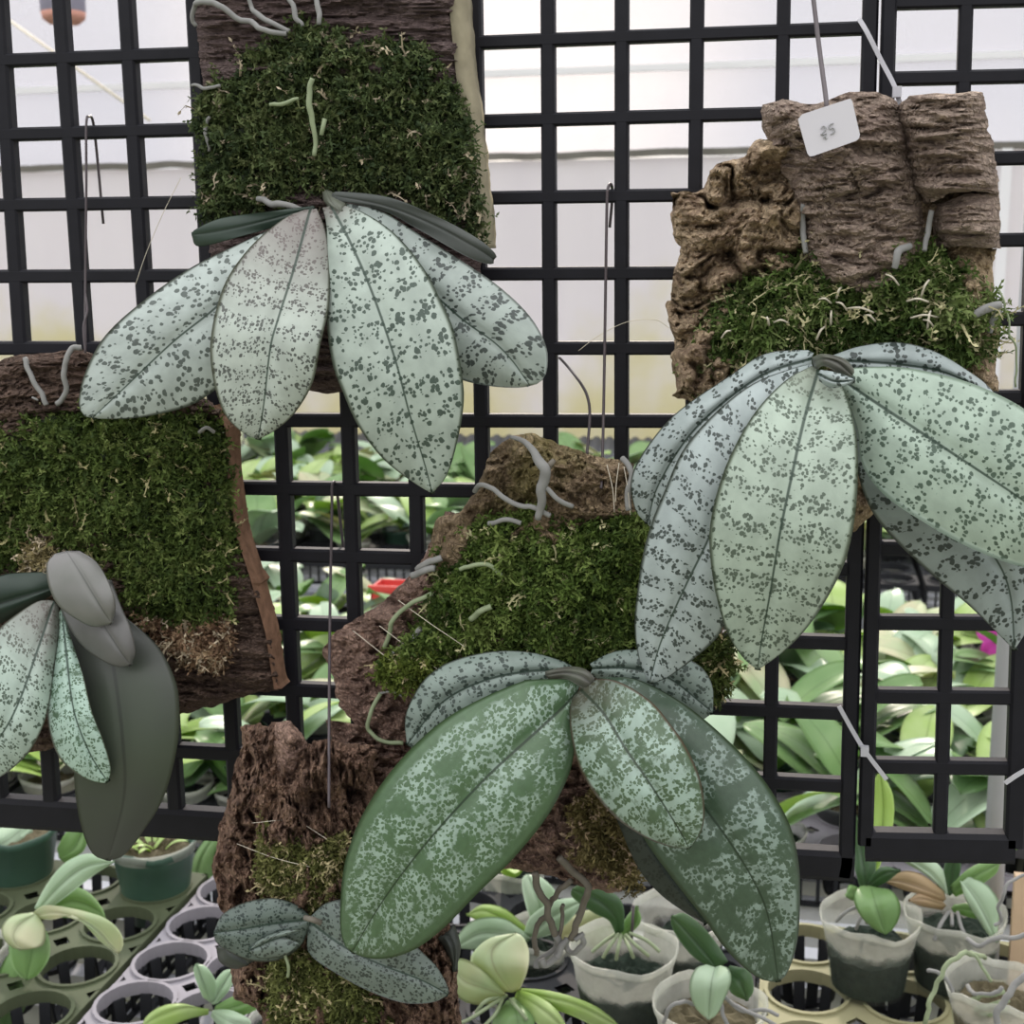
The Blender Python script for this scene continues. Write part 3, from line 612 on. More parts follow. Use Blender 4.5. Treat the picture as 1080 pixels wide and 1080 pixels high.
leaf(B, M['B6'], [(878, 380, .088), (945, 384, .094), (1000, 394, .094), (1050, 420, .088)], [(877, 375), (907, 365), (947, 361), (987, 371), (1027, 395), (1045, 410)], [(880, 390), (940, 410), (1000, 430), (1040, 432)], cl=-.012, cr_=-.012)
leaf(B, M['B6'], [(900, 430, .074), (960, 500, .080), (1020, 555, .082), (1052, 592, .082), (1066, 630, .080), (1070, 686, .074)],
     [(896, 440), (905, 500), (920, 540), (947, 573), (987, 610), (1020, 637), (1047, 663)], [(905, 420), (1000, 470), (1070, 540), (1094, 600), (1090, 650)], cl=-.006, cr_=-.010)
leaf(B, M['B3'], [(858, 388, .092), (805, 440, .112), (767, 520, .122), (745, 573, .122), (722, 620, .118), (697, 677, .110), (685, 721, .104)],
     [(856, 384), (838, 388), (797, 403), (760, 430), (722, 472), (700, 520), (687, 552), (677, 590), (670, 643), (670, 673), (676, 703)], [(862, 392), (825, 450), (795, 530), (776, 610), (763, 660), (750, 679), (720, 704), (700, 717)], cl=-.016, cr_=-.008)
leaf(B, M['B2'], [(888, 400, .094), (905, 412, .100), (947, 440, .112), (1003, 477, .122), (1053, 510, .122), (1090, 535, .118), (1150, 574, .104)],
     [(882, 390), (900, 388), (947, 387), (997, 396), (1037, 409), (1080, 431), (1115, 462), (1145, 520)], [(884, 406), (895, 425), (905, 457), (910, 492), (935, 524), (973, 550), (1013, 573), (1053, 590), (1080, 598), (1115, 600)], cl=-.012, cr_=-.012)
leaf(B, M['B1'], [(863, 390, .100), (848, 443, .124), (837, 493, .138), (823, 560, .144), (812, 627, .138), (803, 677, .128), (799, 707, .122)],
     [(856, 386), (830, 400), (800, 430), (777, 467), (760, 507), (749, 553), (749, 587), (755, 627), (767, 667), (783, 693)], [(880, 392), (890, 410), (902, 450), (905, 493), (902, 543), (893, 587), (877, 623), (853, 660), (827, 687)], cl=-.014, cr_=-.014, bulge=.007)
leaf(B, M['petiole'], [(857, 382, .096), (868, 378, .110), (884, 382, .112), (899, 396, .110)], [(856, 377), (868, 373), (890, 378), (901, 390)], [(860, 393), (868, 386), (882, 392), (897, 400)], name='leaf_sheath', nT=18, nS=5, cl=-.004, cr_=-.004)
leaf(B, M['B3'], [(862, 394, .112), (880, 402, .118), (902, 401, .114)], [(866, 390), (880, 392), (895, 397)], [(864, 402), (876, 409), (892, 407)], cl=-.003, cr_=-.004, nT=20, nS=6, label='tiny new leaf')
tg = mk('plant_tag', *(lambda mbx: (np.concatenate(mbx.V), mbx.F))((lambda m_: (lambda c, e: (m_.add(np.vstack([at(c, .089), at(c, .0882)]), [tuple(range(e)), tuple(range(2*e-1, e-1, -1))] + [(i, e + i, e + (i+1) % e, (i+1) % e) for i in range(e)]), m_)[1])(
    [(844, 123), (846, 120.5), (893, 105), (897, 104), (899, 107), (907, 142), (906, 146), (903, 148.5), (858, 164.5), (854, 165), (851.5, 162), (841.5, 126)], 12))(MB())), M['tag'], B, smooth=False, label='white square tag')
for P in ([(866, 136), (868, 133), (871, 135), (869, 139), (866, 142), (872, 141)], [(879, 130), (875, 132), (875, 136), (879, 135), (880, 139), (876, 142)], [(869, 146), (870, 143), (872, 147)]):
    tube('pencil_mark', [(x, y, .0896) for x, y in P], .00035, M['ink'], tg, n=4, dens=5, origin=B.location)
tube('hanging_wire', [(853, -40, .02), (858, 0, .035), (864, 50, .055), (870, 95, .078), (872, 112, .086), (873, 124, .084)], .0011, M['wire'], B)

# ------------------------------------------------------------------ mount D (left)
D = empty('mounted_orchid', at([(110, 800)], .02)[0], 'orchid with plum-grey and mint leaves on mossy bark cut off by the left edge', 'mounted orchid', G)
bark(D, M['corkdark'], [(-70, 388), (-70, 800)], [(226, 424), (240, 447), (242, 500), (252, 565), (268, 610), (284, 668), (293, 727)],
     [(-70, 388), (0, 380), (30, 373), (85, 368), (150, 395), (226, 424)], [(-70, 800), (50, 792), (130, 768), (190, 752), (245, 738), (293, 727)], .034, .028, .006, .004, an=(.6, 1, 2.2), sc=1.2, seed=21, rag=2.2, crk=.6)
eL = resample([(225, 428), (238, 452), (240, 500), (249, 565), (264, 610), (280, 668), (289, 727)], 90, False); eR = eL + np.array([4, 0])
e0 = at(eL, .033); e1 = at(eR, .026) + fbm(at(eR, .02) * 110, 3, 4)[:, None] * np.array([.0045, .003, 0]); mb = MB(); V = np.stack([e0, e1, e1 + (0, .014, 0), e0 + (0, .02, 0)], 1).reshape(-1, 3)
mb.add(V, [(i*4+a, (i+1)*4+a, (i+1)*4+(a+1) % 4, i*4+(a+1) % 4) for i in range(89) for a in range(4)] + [(0, 1, 2, 3), (359, 358, 357, 356)])
mb.obj('bark_rim', simple('orange_bark_rim', (.24, .14, .09), .9, .1, .6, 160, .8), D, label='orange-brown inner rim', smooth=False)
moss(D, [(-40, 445), (0, 442), (60, 432), (90, 426), (150, 428), (205, 430), (230, 450), (240, 500), (246, 560), (250, 620), (238, 655), (190, 665), (140, 645), (112, 600), (60, 585), (0, 605), (-40, 605)],
     .036, 7480, .018, ((.040, .066, .014), (.092, .135, .030), (.165, .205, .062)), (.018, .028, .009), .02, (.36, .33, .17), seed=4)
moss(D, [(140, 648), (165, 655), (200, 660), (240, 655), (238, 690), (225, 702), (210, 698), (195, 690), (170, 672)], .040, 1500, .010, ((.10, .055, .035), (.24, .15, .09), (.40, .29, .18)), (.05, .03, .018), .12, (.5, .42, .3), seed=5, label='dry brown moss')
moss(D, [(26, 575), (45, 570), (60, 580), (48, 600), (26, 600)], .054, 220, .004, ((.16, .13, .06), (.3, .25, .12), (.42, .38, .22)), (.08, .07, .03), .2, (.5, .42, .3), seed=6, label='dry brown moss')
tube('root', [(24, 376, .040), (34, 395, .043), (42, 415, .046), (48, 428, .046)], .0021, M['root'], D, jitter=.002)
tube('root', [(86, 366, .040), (74, 369, .043), (68, 385, .046), (68, 410, .046), (60, 426, .046)], .0022, M['root'], D, jitter=.002)
tube('root', [(40, 422, .046), (34, 419, .045)], .0009, M['root'], D)
tube('root', [(188, 427, .048), (200, 424, .05), (206, 420, .048)], .0013, M['root'], D)
tube('root', [(210, 456, .050), (218, 451, .053), (226, 456, .050)], .0014, M['root'], D)
leaf(D, M['dgreen'], [(56, 620, .062), (30, 628, .070), (-10, 640, .074), (-70, 660, .07)], [(52, 603), (20, 604), (0, 607), (-45, 622)], [(54, 628), (30, 642), (0, 658), (-45, 676)], cl=-.008, cr_=-.012, label='deep green leaf')
leaf(D, M['dolive'], [(98, 640, .060), (114, 680, .074), (122, 720, .084), (130, 787, .090), (131, 840, .086), (114, 908, .076)],
     [(70, 645), (73, 700), (74, 760), (78, 817), (80, 843), (87, 877), (98, 901)], [(128, 648), (144, 660), (167, 682), (183, 712), (189, 740), (187, 787), (173, 840), (151, 877), (131, 902)], bulge=.001, groove=.0008, cl=-.003, cr_=-.007, label='large dark olive leaf')
leaf(D, M['D4'], [(65, 641, .070), (70, 690, .088), (78, 750, .100), (95, 795, .100), (114, 825, .094)],
     [(62, 646), (61, 668), (56, 710), (50, 740), (52, 770), (63, 800), (87, 820), (105, 826)], [(68, 646), (76, 675), (88, 713), (97, 750), (110, 783), (117, 810)], cl=-.006, cr_=-.004, label='narrow mint mottled leaf')
leaf(D, M['D5'], [(57, 634, .072), (38, 690, .094), (20, 740, .106), (0, 777, .108), (-45, 835, .098)],
     [(55, 633), (40, 634), (20, 646), (0, 662), (-25, 690), (-48, 740), (-55, 800)], [(62, 640), (62, 667), (58, 700), (53, 737), (46, 764), (33, 790), (16, 808), (-5, 822)], cl=-.012, cr_=-.012)
leaf(D, M['plum2'], [(84, 610, .076), (104, 650, .088), (124, 682, .092), (138, 702, .088)], [(62, 628), (66, 648), (83, 677), (103, 694), (123, 703)], [(118, 612), (128, 640), (138, 663), (143, 687)], cl=-.004, cr_=-.006, bulge=.002, groove=.0012, nT=30, label='small plum-grey leaf')
leaf(D, M['plum'], [(70, 581, .080), (86, 606, .092), (104, 636, .098), (118, 658, .094)], [(58, 584), (49, 595), (51, 617), (60, 637), (77, 651), (98, 661)], [(84, 581), (102, 593), (116, 617), (122, 640)], cl=-.004, cr_=-.006, bulge=.002, groove=.0012, nT=30, label='small plum-grey leaf')
tube('hanging_wire', [(90, 372, .040), (90, 300, .020), (91, 200, .014), (91, 132, .0085), (94, 123, .004), (98, 128, -.004), (102, 160, -.010), (109, 236, -.012)], .0008, M['wire'], D, n=6)
tube('wire_loop', [(90, 372, .040), (88, 345, .036), (92, 328, .03), (90, 310, .023)], .0006, M['wire'], D, n=6)
tube('thread', [(143, 300, .02), (155, 265, .02), (172, 225, .02), (191, 187, .02)], .0003, M['thread'], D, n=4)

# ------------------------------------------------------------------ mount C (centre)
Cc = empty('mounted_orchid', at([(600, 930)], .02)[0], 'green marbled orchid with a big glossy leaf on mossy cork in the centre', 'mounted orchid', G)
bark(Cc, M['corkred'], [(470, 540), (440, 598), (400, 638), (352, 668), (338, 690), (352, 715), (358, 745), (380, 768), (345, 760), (352, 800), (372, 880), (420, 910)],
     [(690, 545), (720, 600), (760, 650), (765, 720), (700, 800), (690, 870), (655, 942)], [(470, 540), (580, 560), (690, 545)], [(420, 910), (500, 922), (545, 918), (593, 928), (640, 944), (655, 942)], .040, .028, .010, .006, sc=1.2, seed=31, rag=2.5, crk=.7)
bark(Cc, M['corkmossy'], [(512, 488), (500, 520), (480, 545), (485, 580)], [(668, 488), (676, 520), (690, 545), (690, 580)], [(512, 488), (522, 472), (540, 460), (560, 459), (605, 472), (640, 484), (668, 488)], [(485, 580), (580, 600), (690, 580)],
     .046, .030, .012, .0065, sc=1.2, seed=32, rag=2.5, crk=.7, label='lichened top piece')
bark(Cc, M['corkmossy'], [(462, 548), (455, 570), (452, 600)], [(500, 545), (503, 570), (500, 600)], [(462, 548), (482, 540), (500, 545)], [(452, 600), (475, 606), (500, 600)], .056, .02, .006, .004, seed=33)
moss(Cc, [(470, 575), (500, 552), (560, 540), (620, 548), (675, 538), (684, 580), (684, 640), (690, 695), (640, 700), (560, 695), (480, 697), (450, 712), (405, 708), (432, 665), (455, 630)],
     .054, 8075, .018, ((.035, .062, .012), (.085, .135, .025), (.17, .225, .06)), (.016, .027, .008), .02, (.42, .40, .22), seed=7)
moss(Cc, [(398, 706), (425, 690), (455, 690), (460, 708), (435, 722), (405, 718)], .058, 700, .008, ((.07, .10, .015), (.15, .19, .035), (.25, .29, .08)), (.03, .04, .01), .03, seed=8)
moss(Cc, [(735, 690), (755, 672), (772, 680), (770, 715), (755, 738), (735, 730)], .048, 600, .014, ((.03, .05, .012), (.08, .11, .025), (.14, .16, .06)), (.016, .024, .008), .08, seed=9)
moss(Cc, [(606, 850), (640, 830), (650, 870), (672, 915), (668, 940), (650, 925), (628, 900), (612, 905)], .056, 900, .006, ((.07, .06, .02), (.16, .13, .05), (.26, .22, .1)), (.04, .03, .012), .1, (.4, .3, .2), seed=10, label='dry brown moss')
for P, r, mt in (([(541, 462, .066), (556, 468, .074), (568, 485, .078), (575, 498, .080), (571, 520, .078), (569, 550, .074)], [.0014, .002, .0036, .004, .0036, .0024], 'root'),
             ([(576, 495, .078), (584, 482, .078)], [.003, .0016], 'rootdark'), ([(572, 512, .078), (586, 523, .077), (605, 536, .074)], .0018, 'root'),
             ([(500, 520, .066), (506, 514, .070), (520, 517, .072), (540, 530, .072), (565, 538, .074), (580, 545, .072)], .0019, 'root'),
             ([(515, 552, .070), (530, 549, .073), (548, 553, .072)], .0018, 'root'), ([(440, 600, .060), (455, 591, .064), (466, 587, .064)], .0024, 'root'), ([(434, 606, .060), (450, 602, .064), (460, 600, .064)], .0026, 'root'),
             ([(484, 600, .074), (500, 595, .076), (518, 599, .076), (528, 606, .073)], .0016, 'rootgreen'), ([(495, 655, .076), (505, 645, .078), (518, 641, .077)], .0022, 'rootgreen'),
             ([(404, 682, .052), (412, 668, .056), (416, 652, .058), (428, 640, .060), (455, 626, .064)], .0018, 'rootgreen'), ([(414, 690, .056), (430, 680, .058), (444, 666, .060)], .0022, 'root'),
             ([(400, 730, .054), (394, 745, .056), (387, 758, .056), (388, 770, .056), (398, 778, .056), (425, 784, .054)], .0017, 'rootgreen'), ([(400, 730, .054), (412, 729, .055), (424, 735, .053)], .0009, 'root'),
             ([(658, 485, .060), (664, 492, .064), (665, 510, .068), (664, 538, .070)], .0022, 'root'),
             ([(565, 918, .062), (568, 935, .060), (576, 955, .056), (580, 972, .050), (586, 985, .045)], .0028, 'rootdark'), ([(602, 930, .060), (588, 940, .054), (580, 955, .047), (570, 970, .042), (565, 985, .038), (564, 1008, .034)], .0022, 'rootdark'),
             ([(590, 905, .064), (603, 920, .062), (618, 932, .060), (617, 950, .056), (608, 975, .050), (600, 988, .046)], .0028, 'rootdark'), ([(592, 953, .046), (592, 970, .044), (588, 990, .042)], .0016, 'rootdark'),
             ([(604, 985, .046), (614, 989, .048), (616, 997, .046), (608, 1006, .044), (598, 1004, .042), (596, 996, .043)], .0022, 'root'), ([(586, 985, .044), (590, 1000, .044), (582, 1014, .044), (575, 1018, .046), (570, 1012, .048)], .0028, 'root'),
             ([(588, 990, .042), (580, 1005, .040), (568, 1014, .042), (566, 1020, .044)], .0022, 'root'), ([(596, 986, .044), (592, 1002, .048), (586, 1012, .05)], .0026, 'root'), ([(615, 985, .048), (606, 992, .05)], .0018, 'root')):
    tube('root', P, r, M[mt], Cc, jitter=.002)
for P in ([(640, 490, .066), (646, 515, .070), (648, 540, .072)], [(653, 488, .067), (650, 510, .070), (649, 530, .072)], [(658, 492, .067), (662, 515, .070), (665, 543, .072)], [(400, 660, .058), (440, 690, .062), (478, 718, .064)], [(420, 633, .056), (450, 655, .066), (490, 682, .074)], [(372, 665, .055), (410, 695, .060), (440, 718, .062)]):
    tube('thread', P, .00035, M['thread'], Cc, n=4)
tube('hanging_wire', [(634, 515, .062), (636, 460, .036), (638, 350, .018), (640, 220, .010), (641, 200, .0085), (644, 194, .002), (646, 205, -.008), (643, 240, -.010)], .00085, M['wire'], Cc, n=6)
tube('hanging_wire', [(590, 377, -.012), (600, 388, -.006), (613, 405, .008), (620, 420, .014), (622, 440, .020), (619, 480, .036)], .0008, M['wire'], Cc, n=6)
tube('thread', [(610, 370, .012), (630, 355, .012), (660, 340, .012), (690, 337, .012), (706, 346, .012)], .0003, M['thread'], Cc, n=4)
leaf(Cc, M['C4'], [(606, 708, .074), (560, 708, .080), (510, 718, .084), (465, 742, .084), (429, 786, .080)], [(604, 703), (593, 697), (560, 688), (520, 687), (477, 697), (450, 714), (435, 736), (427, 758)], [(602, 716), (560, 730), (510, 755), (470, 780), (440, 790)], cl=-.012, cr_=-.004)
leaf(Cc, M['C4'], [(625, 705, .076), (665, 705, .082), (705, 715, .082), (752, 752, .076)], [(622, 700), (640, 690), (662, 685), (700, 688), (735, 700), (751, 722)], [(622, 712), (660, 730), (700, 750), (735, 760)], cl=-.012, cr_=-.008)
leaf(Cc, M['C5'], [(628, 735, .070), (655, 820, .078), (690, 895, .082), (745, 975, .076)], [(615, 740), (632, 820), (652, 868), (672, 914), (695, 942), (722, 962)], [(640, 735), (690, 800), (725, 870), (750, 940)], cl=-.006, cr_=-.010, label='dark lower leaf')
leaf(Cc, M['C3'], [(632, 716, .086), (690, 780, .104), (747, 857, .116), (773, 893, .118), (797, 933, .114), (811, 970, .108), (821, 1036, .096)],
     [(626, 722), (640, 790), (662, 850), (682, 889), (718, 938), (742, 968), (762, 997), (784, 1020), (803, 1033)], [(640, 714), (670, 716), (710, 735), (748, 763), (787, 800), (813, 833), (833, 870), (842, 907), (844, 947), (841, 993), (831, 1025)], cl=-.010, cr_=-.016)
leaf(Cc, M['C1'], [(610, 728, .088), (596, 744, .098), (560, 777, .116), (513, 820, .132), (460, 877, .140), (420, 927, .138), (393, 967, .132), (371, 1005, .124)],
     [(612, 718), (598, 716), (560, 717), (547, 720), (507, 737), (467, 760), (430, 793), (400, 830), (377, 870), (363, 913), (359, 953), (359, 980), (364, 998)], [(606, 738), (602, 752), (606, 775), (604, 803), (593, 833), (573, 867), (540, 907), (503, 943), (470, 977), (440, 1000), (413, 1010), (390, 1011)], cl=-.016, cr_=-.014, bulge=.008, groove=.003)
leaf(Cc, M['C2'], [(612, 727, .096), (637, 753, .118), (660, 790, .132), (683, 823, .140), (707, 860, .140), (719, 880, .136), (727, 895, .132)],
     [(604, 735), (601, 750), (602, 773), (610, 807), (627, 837), (650, 863), (680, 883), (707, 893)], [(614, 720), (632, 716), (655, 720), (687, 740), (708, 765), (722, 785), (737, 817), (743, 850), (740, 876)], cl=-.014, cr_=-.014, bulge=.007)
leaf(Cc, M['petiole'], [(575, 712, .088), (597, 709, .094), (614, 713, .100), (624, 722, .100)], [(575, 708), (598, 703), (616, 705), (627, 715)], [(580, 718), (596, 716), (608, 722), (618, 728)], name='leaf_sheath', nT=18, nS=5, cl=-.004, cr_=-.004)

# ------------------------------------------------------------------ mount E (bottom small)
E_ = empty('mounted_orchid', at([(330, 1085)], .03)[0], 'small dark two-leaved orchid on rugged brown bark hanging low, below the big glossy leaf', 'mounted orchid', G)
bark(E_, M['corkfiss'], [(256, 766), (250, 800), (240, 847), (230, 887), (222, 915), (226, 940), (240, 965), (242, 1020), (246, 1050), (275, 1070), (280, 1110)], [(392, 788), (400, 850), (420, 900), (470, 960), (480, 1010), (486, 1040), (484, 1110)],
     [(256, 766), (270, 762), (300, 763), (317, 774), (322, 783), (350, 781), (392, 788)], [(280, 1110), (380, 1110), (484, 1110)], .076, .026, .010, .008, an=(1.9, 1, .8), sc=1.15, seed=41, rag=3.2, crk=.8)
bark(E_, M['corkred'], [(290, 764), (286, 785), (290, 812)], [(317, 772), (322, 790), (312, 812)], [(290, 764), (304, 762), (317, 772)], [(290, 812), (302, 820), (312, 812)], .088, .014, .004, .004, seed=42, rag=3, label='orange-brown flake')
moss(E_, [(276, 868), (300, 880), (335, 888), (368, 886), (362, 940), (345, 955), (318, 952), (288, 938), (276, 915)], .088, 2300, .010, ((.055, .065, .016), (.13, .14, .04), (.25, .24, .10)), (.03, .035, .012), .10, (.42, .36, .2), (.004, .010), seed=11)
moss(E_, [(290, 1005), (318, 1000), (345, 1010), (395, 1045), (410, 1075), (380, 1095), (300, 1090), (285, 1040)], .086, 2100, .012, ((.05, .06, .015), (.13, .15, .04), (.25, .26, .10)), (.03, .035, .012), .06, (.42, .36, .2), seed=12)
tube('root', [(300, 1000, 0.1030), (305, 1020, 0.1030), (302, 1030, 0.1010)], .0012, M['rootgreen'], E_, jitter=.001)
for P in ([(265, 868, 0.0910), (310, 866, 0.0940), (345, 885, 0.0960)], [(250, 890, 0.0890), (290, 905, 0.0970), (330, 915, 0.1010)]): tube('thread', P, .0003, M['thread'], E_, n=4)
leaf(E_, M['under'], [(240, 998, 0.0930), (252, 1008, 0.0950), (262, 1018, 0.0930)], [(228, 1000), (232, 1015), (248, 1022)], [(255, 995), (268, 1005), (270, 1014)], nT=18, nS=5, label='pale withered leaf')
leaf(E_, M['E1'], [(328, 970, 0.0990), (290, 974, 0.1050), (255, 980, 0.1070), (225, 984, 0.1030)], [(328, 967), (313, 954), (287, 947), (257, 952), (234, 965)], [(326, 978), (317, 998), (293, 1013), (263, 1013), (240, 1003), (228, 994)], cl=-.008, cr_=-.008, nT=30)
leaf(E_, M['E2'], [(326, 972, 0.0990), (365, 1000, 0.1070), (403, 1018, 0.1110), (443, 1033, 0.1090), (473, 1049, 0.1030)], [(328, 966), (345, 952), (375, 950), (415, 975), (442, 1001), (461, 1020), (472, 1040)], [(324, 985), (327, 1007), (360, 1030), (393, 1047), (427, 1058), (457, 1057)], cl=-.008, cr_=-.008, nT=30)
leaf(E_, M['E2'], [(300, 988, 0.1070), (285, 992, 0.1095), (262, 1003, 0.1080)], [(318, 980), (295, 982), (272, 992)], [(316, 996), (300, 1008), (275, 1011)], cl=-.003, cr_=-.003, nT=20, nS=6)
tube('root', [(322, 968, 0.1050), (330, 970, 0.1080), (338, 973, 0.1050)], .0022, M['rootdark'], E_)
leaf(E_, M['under'], [(470, 985, 0.0810), (478, 1000, 0.0830), (480, 1025, 0.0810)], [(462, 990), (472, 1008)], [(480, 975), (486, 1000)], nT=16, nS=5, label='dry grey leaf')
tube('hanging_wire', [(347, 852, 0.1050), (347, 780, 0.0870), (348, 650, 0.0300), (350, 540, 0.0120), (350, 515, 0.0085), (352, 508, 0.0020), (355, 515, -.006), (359, 550, -.010), (363, 586, -.010)], .0009, M['wire'], E_, n=6)

# ------------------------------------------------------------------ cable ties
def tie(P, hd, label):
    t = empty('cable_tie', at([P[0][:2]], P[0][2])[0], label, 'cable tie')
    Q = cr(np.array(P, float), 6); W = at(Q, Q[:, 2]); tg = np.gradient(W, axis=0); tg /= np.linalg.norm(tg, axis=1)[:, None]
    sd = np.cross(tg, (0, -1, 0)); sd /= np.linalg.norm(sd, axis=1)[:, None]; w = .0011; h = np.array([0, .0006, 0])
    V = np.stack([W - sd*w - h, W + sd*w - h, W + sd*w + h, W - sd*w + h], 1).reshape(-1, 3); k = len(W)
    mk('strap', V, [(i*4+a, (i+1)*4+a, (i+1)*4+(a+1) % 4, i*4+(a+1) % 4) for i in range(k-1) for a in range(4)] + [(0, 1, 2, 3), (4*k-1, 4*k-2, 4*k-3, 4*k-4)], M['zip'], t, smooth=False)
    c = at([hd[:2]], hd[2])[0]; mb = MB(); mb.box(c - (.0021, .002, .0026), c + (.0021, .002, .0026)); mb.obj('locking_head', M['zip'], t, smooth=False)
tie([(906, 20, .016), (915, 35, .018), (930, 65, .018), (943, 90, .019), (950, 112, .02)], (946, 97, .022), 'white cable tie joining the panels above the cork with the square tag')
tie([(885, 745, .016), (900, 772, .016), (913, 793, .017), (935, 822, .016)], (912, 792, .019), 'white cable tie joining the two grid panels below the big spotted leaves')
tie([(1060, 826, .016), (1075, 816, .017), (1100, 802, .016)], (1098, 803, .018), 'white cable tie on the outer border of the narrow panel, cut by the right edge')

# ------------------------------------------------------------------ benches, trays and pots
ZT, ZB = -.51, -.56
def bench(x0, x1, y0, y1, label):
    b = empty('greenhouse_bench', ((x0+x1)/2, (y0+y1)/2, -1.3), label, 'bench')
    mb = MB(); y = y0 + .03
    while y < y1 - .02: mb.box((x0, y, ZB - .02), (x1, y + .022, ZB)); y += .055
    mb.obj('slatted_top', M['benchm'], b, smooth=False)
    mb = MB(); mb.box((x0, y0 - .02, ZB - .055), (x1, y0 + .012, ZB - .003)); mb.box((x0, y1 - .012, ZB - .055), (x1, y1 + .02, ZB - .003)); mb.obj('side_rail', M['benchd'], b, smooth=False)
    x = x0 + .3
    while x < x1:
        for y in (y0 + .08, y1 - .08):
            mb = MB(); mb.box((x - .02, y - .02, -1.3), (x + .02, y + .02, ZB - .021)); mb.obj('leg', M['benchd'], b, smooth=False)
        x += 1.1
bench(-2.2, 1.3, .10, 1.52, 'metal slatted bench right behind the grid panels, under the nearest pots')
bench(-3.2, 1.6, 1.80, 3.25, 'metal slatted bench along the rear wall under the distant orchids')

def tray_meshes(nx, ny, pt, R, h):
    """top plate with round holes, local coordinates, corner at 0,0, top at z=0"""
    mb = MB(); n = 24
    for i in range(nx):
        for j in range(ny):
            cx, cy = (i + .5) * pt, (j + .5) * pt; th = np.arange(n) * 2 * math.pi / n + math.pi / n
            c, s = np.cos(th), np.sin(th); k = (pt / 2) / np.maximum(abs(c), abs(s))
            sq = np.c_[cx + c*k, cy + s*k]; ci = np.c_[cx + c*R, cy + s*R]; ri = np.c_[cx + c*(R + .0035), cy + s*(R + .0035)]
            V = np.vstack([np.c_[sq, np.full(n, 0.)], np.c_[ri, np.full(n, 0.)], np.c_[ri, np.full(n, .0025)], np.c_[ci, np.full(n, .0025)], np.c_[ci, np.full(n, -.010)], np.c_[sq, np.full(n, -.003)]])
            Fc = [(a*n+q, a*n+(q+1) % n, (a+1)*n+(q+1) % n, (a+1)*n+q) for a in range(4) for q in range(n)] + [(5*n+q, 4*n+q, 4*n+(q+1) % n, 5*n+(q+1) % n) for q in range(n)]
            mb.add(V, Fc)
    X, Y = nx*pt, ny*pt
    for a, b in (((0, 0), (X, .003)), ((0, Y-.003), (X, Y)), ((0, 0), (.003, Y)), ((X-.003, 0), (X, Y))): mb.box((*a, -.012), (*b, -.0005))
    top = (np.concatenate(mb.V), mb.F)
    mb = MB(); k = int(X / .018)
    for i in range(k + 1):
        x = X * i / k; mb.box((x - .002, 0, -h + .004), (x + .002, .003, -.010)); mb.box((x - .002, Y - .003, -h + .004), (x + .002, Y, -.010))
    for j in range(int(Y / .018) + 1):
        y = min(Y, j * .018); mb.box((0, y - .002, -h + .004), (.003, y + .002, -.010)); mb.box((X - .003, y - .002, -h + .004), (X, y + .002, -.010))
    for a, b in (((0, 0), (X, .003)), ((0, Y-.003), (X, Y)), ((0, 0), (.003, Y)), ((X-.003, 0), (X, Y))): mb.box((*a, -h), (*b, -h + .006))
    wall = (np.concatenate(mb.V), mb.F)
    mb = MB(); r1, r2 = R - .0005, R * .82
    for q in range(8):
        th = q * math.pi / 4 + .2; e = np.array([math.cos(th), math.sin(th)]); p = np.array([-e[1], e[0]])
        V = [np.r_[e*rr + p*w, z] for rr, z in ((r1, -.009), (r1 - .002, -.009), (r2 - .002, -h + .003), (r2, -h + .003)) for w in (-.005, .005)]
        mb.add(V, [(0, 1, 7, 6), (2, 4, 5, 3), (0, 2, 3, 1), (6, 7, 5, 4), (0, 6, 4, 2), (1, 3, 5, 7)])
    mb.lathe([(r2, -h + .001), (r2, -h + .006), (r2 - .008, -h + .006), (r2 - .008, -h + .001)], n=20, closed=True)
    return top, wall, (np.concatenate(mb.V), mb.F)
_tm = {}
def tray(x, y, nx, ny, pt, R, mt, label, group=None, mcup=None, rz=0, z=ZT, cups=True):
    key = (nx, ny, pt, R, mt); h = ZT - ZB - .001
    t = empty('pot_tray', (x, y, z), label, 'pot tray', group); t.rotation_euler.z = rz
    if key not in _tm:
        top, wall, cup = tray_meshes(nx, ny, pt, R, h)
        a = mk('tray_top', *top, M[mt], t, smooth=False, local=True); b = mk('slotted_side', *wall, M['trayblk'], t, smooth=False, local=True)
        c = mk('cup', *cup, M[mcup or 'trayblk'], t, smooth=False, local=True); _tm[key] = (a, b, c)
        c.location = (.5*pt, .5*pt, 0); first = True
    else:
        a, b, c = _tm[key]; first = False
        for o in (a, b): q = o.copy(); COL.objects.link(q); q.parent = t
    if cups:
        for i in range(nx):
            for j in range(ny):
                if first and i == 0 and j == 0: continue
                q = c.copy(); COL.objects.link(q); q.parent = t; q.location = ((i+.5)*pt, (j+.5)*pt, 0)
    return t

